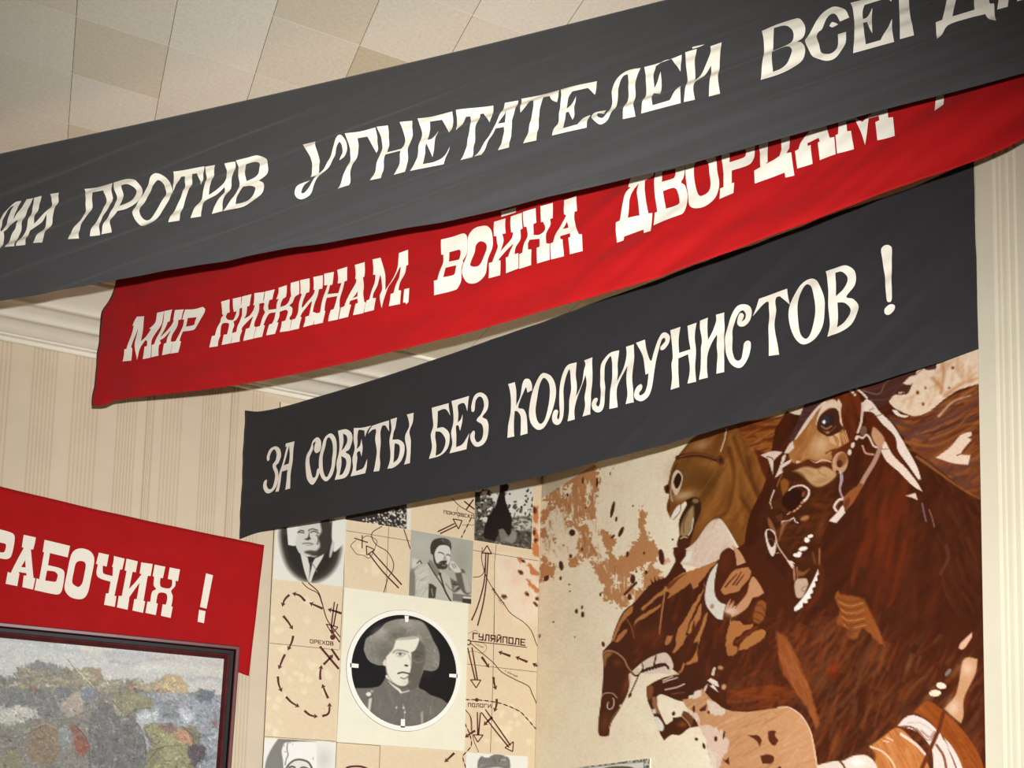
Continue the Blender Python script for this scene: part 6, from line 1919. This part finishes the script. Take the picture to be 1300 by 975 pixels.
# ground and crowd
c.poly('-900,420 -300,400 0,385 60,400 90,345 170,316 195,312 230,332 310,330 350,352 400,348 480,340 510,350 530,395 ~600,410 640,420 690,400 720,440 780,405 850,388 910,378 945,420 960,470 1010,456 1085,452 1100,490 1170,500 1170,1400 -900,1400', (130, 125, 113), soft=2.5, warp=1.6)
c.strokes('40,420 90,350 180,325 320,340 480,350 540,400 640,425 600,470 300,470 60,480', 260, 12, 2.2, 5, [(190, 172, 122), (160, 140, 95), (206, 198, 170), (132, 114, 82), (176, 160, 120)], .75, 18, 25)
c.poly('150,330 ~180,312 ~210,325 ~300,330 ~320,350 ~240,360 ~170,355', (128, 130, 130), .8, soft=3, warp=2)
c.poly('~455,350 ~480,338 ~510,350 ~520,390 ~480,400', (172, 140, 100), .8, soft=3, warp=2)
c.poly('~770,440 ~800,405 ~860,385 ~915,375 ~945,420 ~955,470 ~900,490 ~800,470', (190, 162, 116), soft=3, warp=2)
c.poly('~690,400 ~720,420 ~770,410 ~770,460 ~700,450', (176, 160, 122), soft=3, warp=2)
c.poly('700,480 ~800,470 ~960,480 1150,500 1130,860 ~1010,860 ~1000,760 ~940,660 ~780,630 ~700,600', (146, 153, 164), soft=4, warp=2)
c.strokes('700,480 800,470 960,480 1150,500 1130,860 1010,860 1000,760 940,660 780,630 700,600', 420, 7, 1.8, 60, [(122, 132, 146), (172, 177, 184), (142, 132, 132), (112, 120, 132), (160, 168, 180)], .6, 70, 28)
c.poly('~1010,470 ~1045,452 ~1080,460 ~1088,490 ~1060,520 ~1010,500', (104, 115, 126), soft=3, warp=1.2)
c.poly('~910,560 ~950,540 ~985,580 ~965,625 ~920,620', (182, 186, 196), soft=3.5, warp=1.2)
c.poly('~700,590 ~750,560 ~820,550 ~800,600 ~760,630 ~715,640', (174, 184, 186), soft=3.5, warp=1.5)
c.poly('~810,540 ~860,505 ~910,540 ~900,600 ~830,600', (134, 138, 146), soft=3, warp=1.5)
c.poly('0,450 ~120,440 ~250,455 ~300,520 ~280,600 0,560', (116, 117, 115), .9, soft=4, warp=2)
c.poly('~0,560 ~80,535 ~170,550 ~190,590 ~110,620 0,640', (182, 181, 167), soft=4, warp=2)
c.poly('170,640 ~230,624 ~290,650 ~305,720 ~300,790 ~260,835 160,830 ~135,740', (140, 115, 86), soft=3, warp=1.2)
c.poly('~300,660 ~350,650 ~370,690 ~350,730 ~310,720', (136, 142, 140), soft=2.5, warp=1.2)
c.poly('~0,800 ~60,760 ~120,800 ~110,900 0,900', (136, 128, 92), soft=4, warp=2)
c.poly('480,560 ~530,500 ~600,540 ~680,600 ~730,680 ~742,760 720,900 450,900 ~445,700', (108, 107, 104), soft=3, warp=1)
c.strokes('480,560 530,500 600,540 680,600 730,680 742,760 720,860 450,860 445,700', 330, 5, 1.5, 60, [(140, 138, 134), (82, 82, 82), (120, 114, 104), (160, 158, 152)], .6, 80, 30)
c.poly('~310,560 ~330,515 ~380,468 ~418,485 ~424,555 ~370,592', (166, 150, 136), soft=2.5, warp=1.2)
c.poly('~280,455 ~310,438 ~350,445 ~368,480 ~310,502', (108, 114, 116), soft=2)
c.poly('~412,452 ~460,438 ~500,488 ~470,522 ~430,500', (124, 126, 140), soft=2)
c.poly('~135,445 ~170,438 ~215,448 ~180,470', (132, 96, 76), soft=2, warp=1)
c.poly('~345,618 ~385,640 ~432,692 ~452,742 ~432,785 ~392,782 ~376,705', (150, 80, 58), soft=1.8, warp=.5)
c.blob(405, 740, 22, 34, (176, 92, 66), 30, .6)
c.poly('~565,505 ~640,462 ~720,478 ~792,520 ~770,546 ~700,552 ~640,592 ~590,550', (140, 134, 98), soft=2, warp=.7)
c.blob(690, 500, 40, 14, (168, 156, 112), 10, .7)
c.dot(666, 442, 24, 24, (158, 118, 94), 0, 1, 2)
c.dot(690, 450, 10, 20, (92, 88, 84), 0, .8, 1.5)
c.line('545,515 ~580,540 ~610,575', 18, (170, 152, 140), .9, soft=1.5)
c.line('715,630 ~735,690 ~760,770', 16, (172, 170, 184), .8, soft=2)
c.poly('~733,655 ~770,628 ~840,640 ~900,682 ~960,732 ~985,770 ~970,900 725,900 ~765,770 ~785,705', (146, 140, 92), soft=1.5, warp=.4)
c.blob(860, 700, 50, 24, (170, 162, 106), 30, .7)
c.blob(870, 800, 60, 34, (164, 158, 110), 0, .7)
c.blob(780, 810, 24, 40, (116, 110, 76), 20, .6)
c.poly('~800,634 ~850,632 ~900,650 ~895,680 ~850,664', (142, 106, 96), soft=1.5)
c.poly('~888,682 ~905,655 ~935,650 ~965,672 ~982,710 ~968,732 ~925,722', (190, 134, 98), soft=1.3)
c.blob(930, 680, 22, 16, (206, 148, 108), 30, .7)
c.poly('~930,645 ~990,648 ~1022,690 ~1006,738 ~980,738 ~982,700 ~960,668', (122, 121, 90), soft=1.3)
c.poly('~960,742 ~1000,735 ~1045,745 ~1035,800 ~990,845 ~962,805', (90, 76, 80), soft=2, warp=.8)
c.dot(1050, 800, 20, 16, (96, 108, 126), 0, .8, 2)
c.dot(1090, 622, 22, 10, (150, 92, 76), 20, .8, 1.5)
gp = '-500,400 0,390 120,335 300,335 520,395 900,390 960,465 1150,495 1140,900 -500,900'
c.img = c.img * .72 + np.array((134, 129, 117)) * .28 * (c.img.mean(-1, keepdims=True) / 130)
c.smear(2.6, 5.0, 57)
c.impasto(gp, 2600, 7, 1.6, 20, 80, 65, .34, .8)
c.strokes(gp, 1500, 4, 1.2, 30, [(196, 192, 178), (72, 70, 68), (168, 160, 138), (92, 88, 80), (176, 178, 178), (118, 92, 70), (100, 106, 112)], .55, 85, 67, soft=1.0)
c.smear(1.2, 2.2, 58)
c.impasto(gp, 2600, 3.5, 1.1, 40, 85, 69, .42, .8)
for q, w, col in [('930,646 ~962,672 ~984,702 ~980,738', 5, (58, 54, 42)), ('770,765 ~850,742 ~950,738', 4, (76, 70, 46)), ('738,660 ~762,712 ~800,735', 4, (82, 76, 52)), ('742,835 ~790,772 ~830,750', 4, (84, 78, 52)), ('735,655 ~780,628 ~850,632', 3, (92, 86, 60)),
                  ('700,625 ~728,690 ~742,760 ~735,830', 4, (70, 68, 66)), ('385,640 ~430,690 ~450,742', 4, (70, 34, 28)), ('170,650 ~230,628 ~290,655', 4, (186, 172, 140)), ('570,510 ~640,588', 3, (84, 80, 58)), ('640,592 ~700,555 ~770,548', 4, (74, 72, 58)),
                  ('0,690 ~80,700 ~160,670', 5, (84, 82, 78)), ('300,610 ~360,600 ~440,560', 4, (96, 92, 86)), ('60,600 ~120,590 ~190,600', 5, (198, 196, 182)), ('460,800 ~470,700 ~500,600', 4, (150, 148, 142))]:
    c.line(q, w, col, .75, w * .6, soft=1.2)
c.line('338,278 ~360,322 ~410,372 ~478,442', 6, (214, 200, 170), .95, 3)
c.line('345,300 ~365,330 ~385,352', 4, (132, 106, 74), .9)
c.T = None
c.tone([40, 90, 130, 180, 220], [.8, .86, .9, .93, .96])
c.grain(.07, 1.2, 35)
c.build('canvas', M_OIL, pic)


def rail(name, prof_, a, b, m, vertical):
    """moulding rail: profile (distance in from the outer edge, height towards the room), mitred at both ends"""
    V = []
    for dd, o in prof_:
        if vertical:
            x = b - dd if b > (xl_ + xr_) / 2 else b + dd
            V += [fp(x, a[0] + dd, o), fp(x, a[1] - dd, o)]
        else:
            v = a + dd if a < HGT / 2 else a - dd
            V += [fp(b[0] + dd, v, o), fp(b[1] - dd, v, o)]
    k = len(prof_)
    F = [(2 * i, 2 * i + 1, 2 * i + 3, 2 * i + 2) for i in range(k - 1)]
    V = np.array(V)
    return V, F


profs = [('outer_moulding', [(0.0, -.03), (0.0, .016), (.005, .022), (.019, .022), (.023, .014)], M_FRAME2), ('groove', [(.023, .014), (.028, -.006), (.046, -.006)], M_FRAME3), ('inner_moulding', [(.046, -.006), (.049, .006), (.056, .008), (.060, .006), (FW - .004, -.008), (FW, -.013)], M_FRAME)]
for nm, a, b, vert in [('top_rail', 0.0, (xl_, xr_), False), ('bottom_rail', HGT, (xl_, xr_), False), ('right_rail', (0.0, HGT), xr_, True), ('left_rail', (0.0, HGT), xl_, True)]:
    V, F = rail(nm, profs[0][1], a, b, None, vert)
    o = obj(nm, V, fix_facing(V, F, PN), profs[0][2], pic)
    for pn, p_, mm in profs[1:]:
        V, F = rail(nm, p_, a, b, None, vert)
        V2 = V
        me = obj(pn, V2, fix_facing(V2, F, PN), mm, o)
V = np.array([fp(xl_ + .004, .004, -.03), fp(xr_ - .004, .004, -.03), fp(xr_ - .004, HGT - .004, -.03), fp(xl_ + .004, HGT - .004, -.03)])
obj('back_board', V, [(0, 1, 2, 3)], M_FRAME3, pic)
M_CORD = mat('hanging_cord', (120, 100, 76), rough=.8)
V = []
for s in (.25, .75):
    a = fp(xl_ + (xr_ - xl_) * s, .40, -.03)
    b0 = np.array((a[0], YB - .001, a[2] + .05))
    e = np.array((.002, 0, 0))
    V += [a - e, a + e, b0 + e, b0 - e, a + np.array((0, 0, .004)), b0 + np.array((0, 0, .004))]
obj('hanging_cord', np.array(V), [(0, 1, 2, 3), (0, 4, 5, 3), (1, 4, 5, 2), (6, 7, 8, 9), (6, 10, 11, 9), (7, 10, 11, 8)], M_CORD, pic)

# ================================================================== small bordered sheet on the mural, cut by the lower edge
M_SHEET = paint_mat('printed_sheet', .4, .3, var=.02)
SP = Plane((XR - .010, 0, 0), (-1, 0, 0))
za = float(SP.at(np.float64(819.5), np.float64(963.2))[2])
ya, yb_ = float(SP.at(np.float64(724), np.float64(973.5))[1]), float(SP.at(np.float64(825), np.float64(966))[1])
G = np.zeros((90, 110, 3))
G[..., 0] = XR - .010
G[..., 1] = np.linspace(ya, yb_, 110)[None]
G[..., 2] = np.linspace(za, za - .42, 90)[:, None]
c = Canvas(G, (228, 224, 208))
c.T = (700, 930, 8.125)
c.poly('180,350 985,262 1015,320 1010,500 960,500 960,300 200,372', (206, 202, 188))
r = np.random.RandomState(3)
for _ in range(70):
    t = r.rand()
    c.dot(200 + 780 * t, 358 - 78 * t + r.uniform(-6, 10), r.uniform(4, 12), r.uniform(4, 9), (58, 56, 54), 0, .85)
for _ in range(22):
    c.dot(r.uniform(955, 1010), r.uniform(275, 420), r.uniform(4, 10), r.uniform(4, 12), (58, 56, 54), 0, .8)
c.line('205,380 ~600,335 955,300', 4, (70, 66, 62))
c.line('955,300 962,600', 4, (70, 66, 62))
c.poly('~520,372 ~600,352 ~700,345 ~800,350 ~860,372 ~900,460 ~860,700 ~520,700 ~470,460', (86, 78, 54), soft=1.5)
c.line('500,372 ~600,346 ~700,338 ~810,344 ~880,372', 7, (236, 232, 216))
sheet = thing('bordered_sheet', 'white sheet with a dotted black border at the foot of the mural', 'sheet', (XR - .010, ya, za - .42))
c.build('sheet_print', M_SHEET, sheet)
V, F = box((XR - .0097, min(ya, yb_), za - .42), (XR - .0042, max(ya, yb_), za))
obj('mount', V, F, M_CARD, sheet)
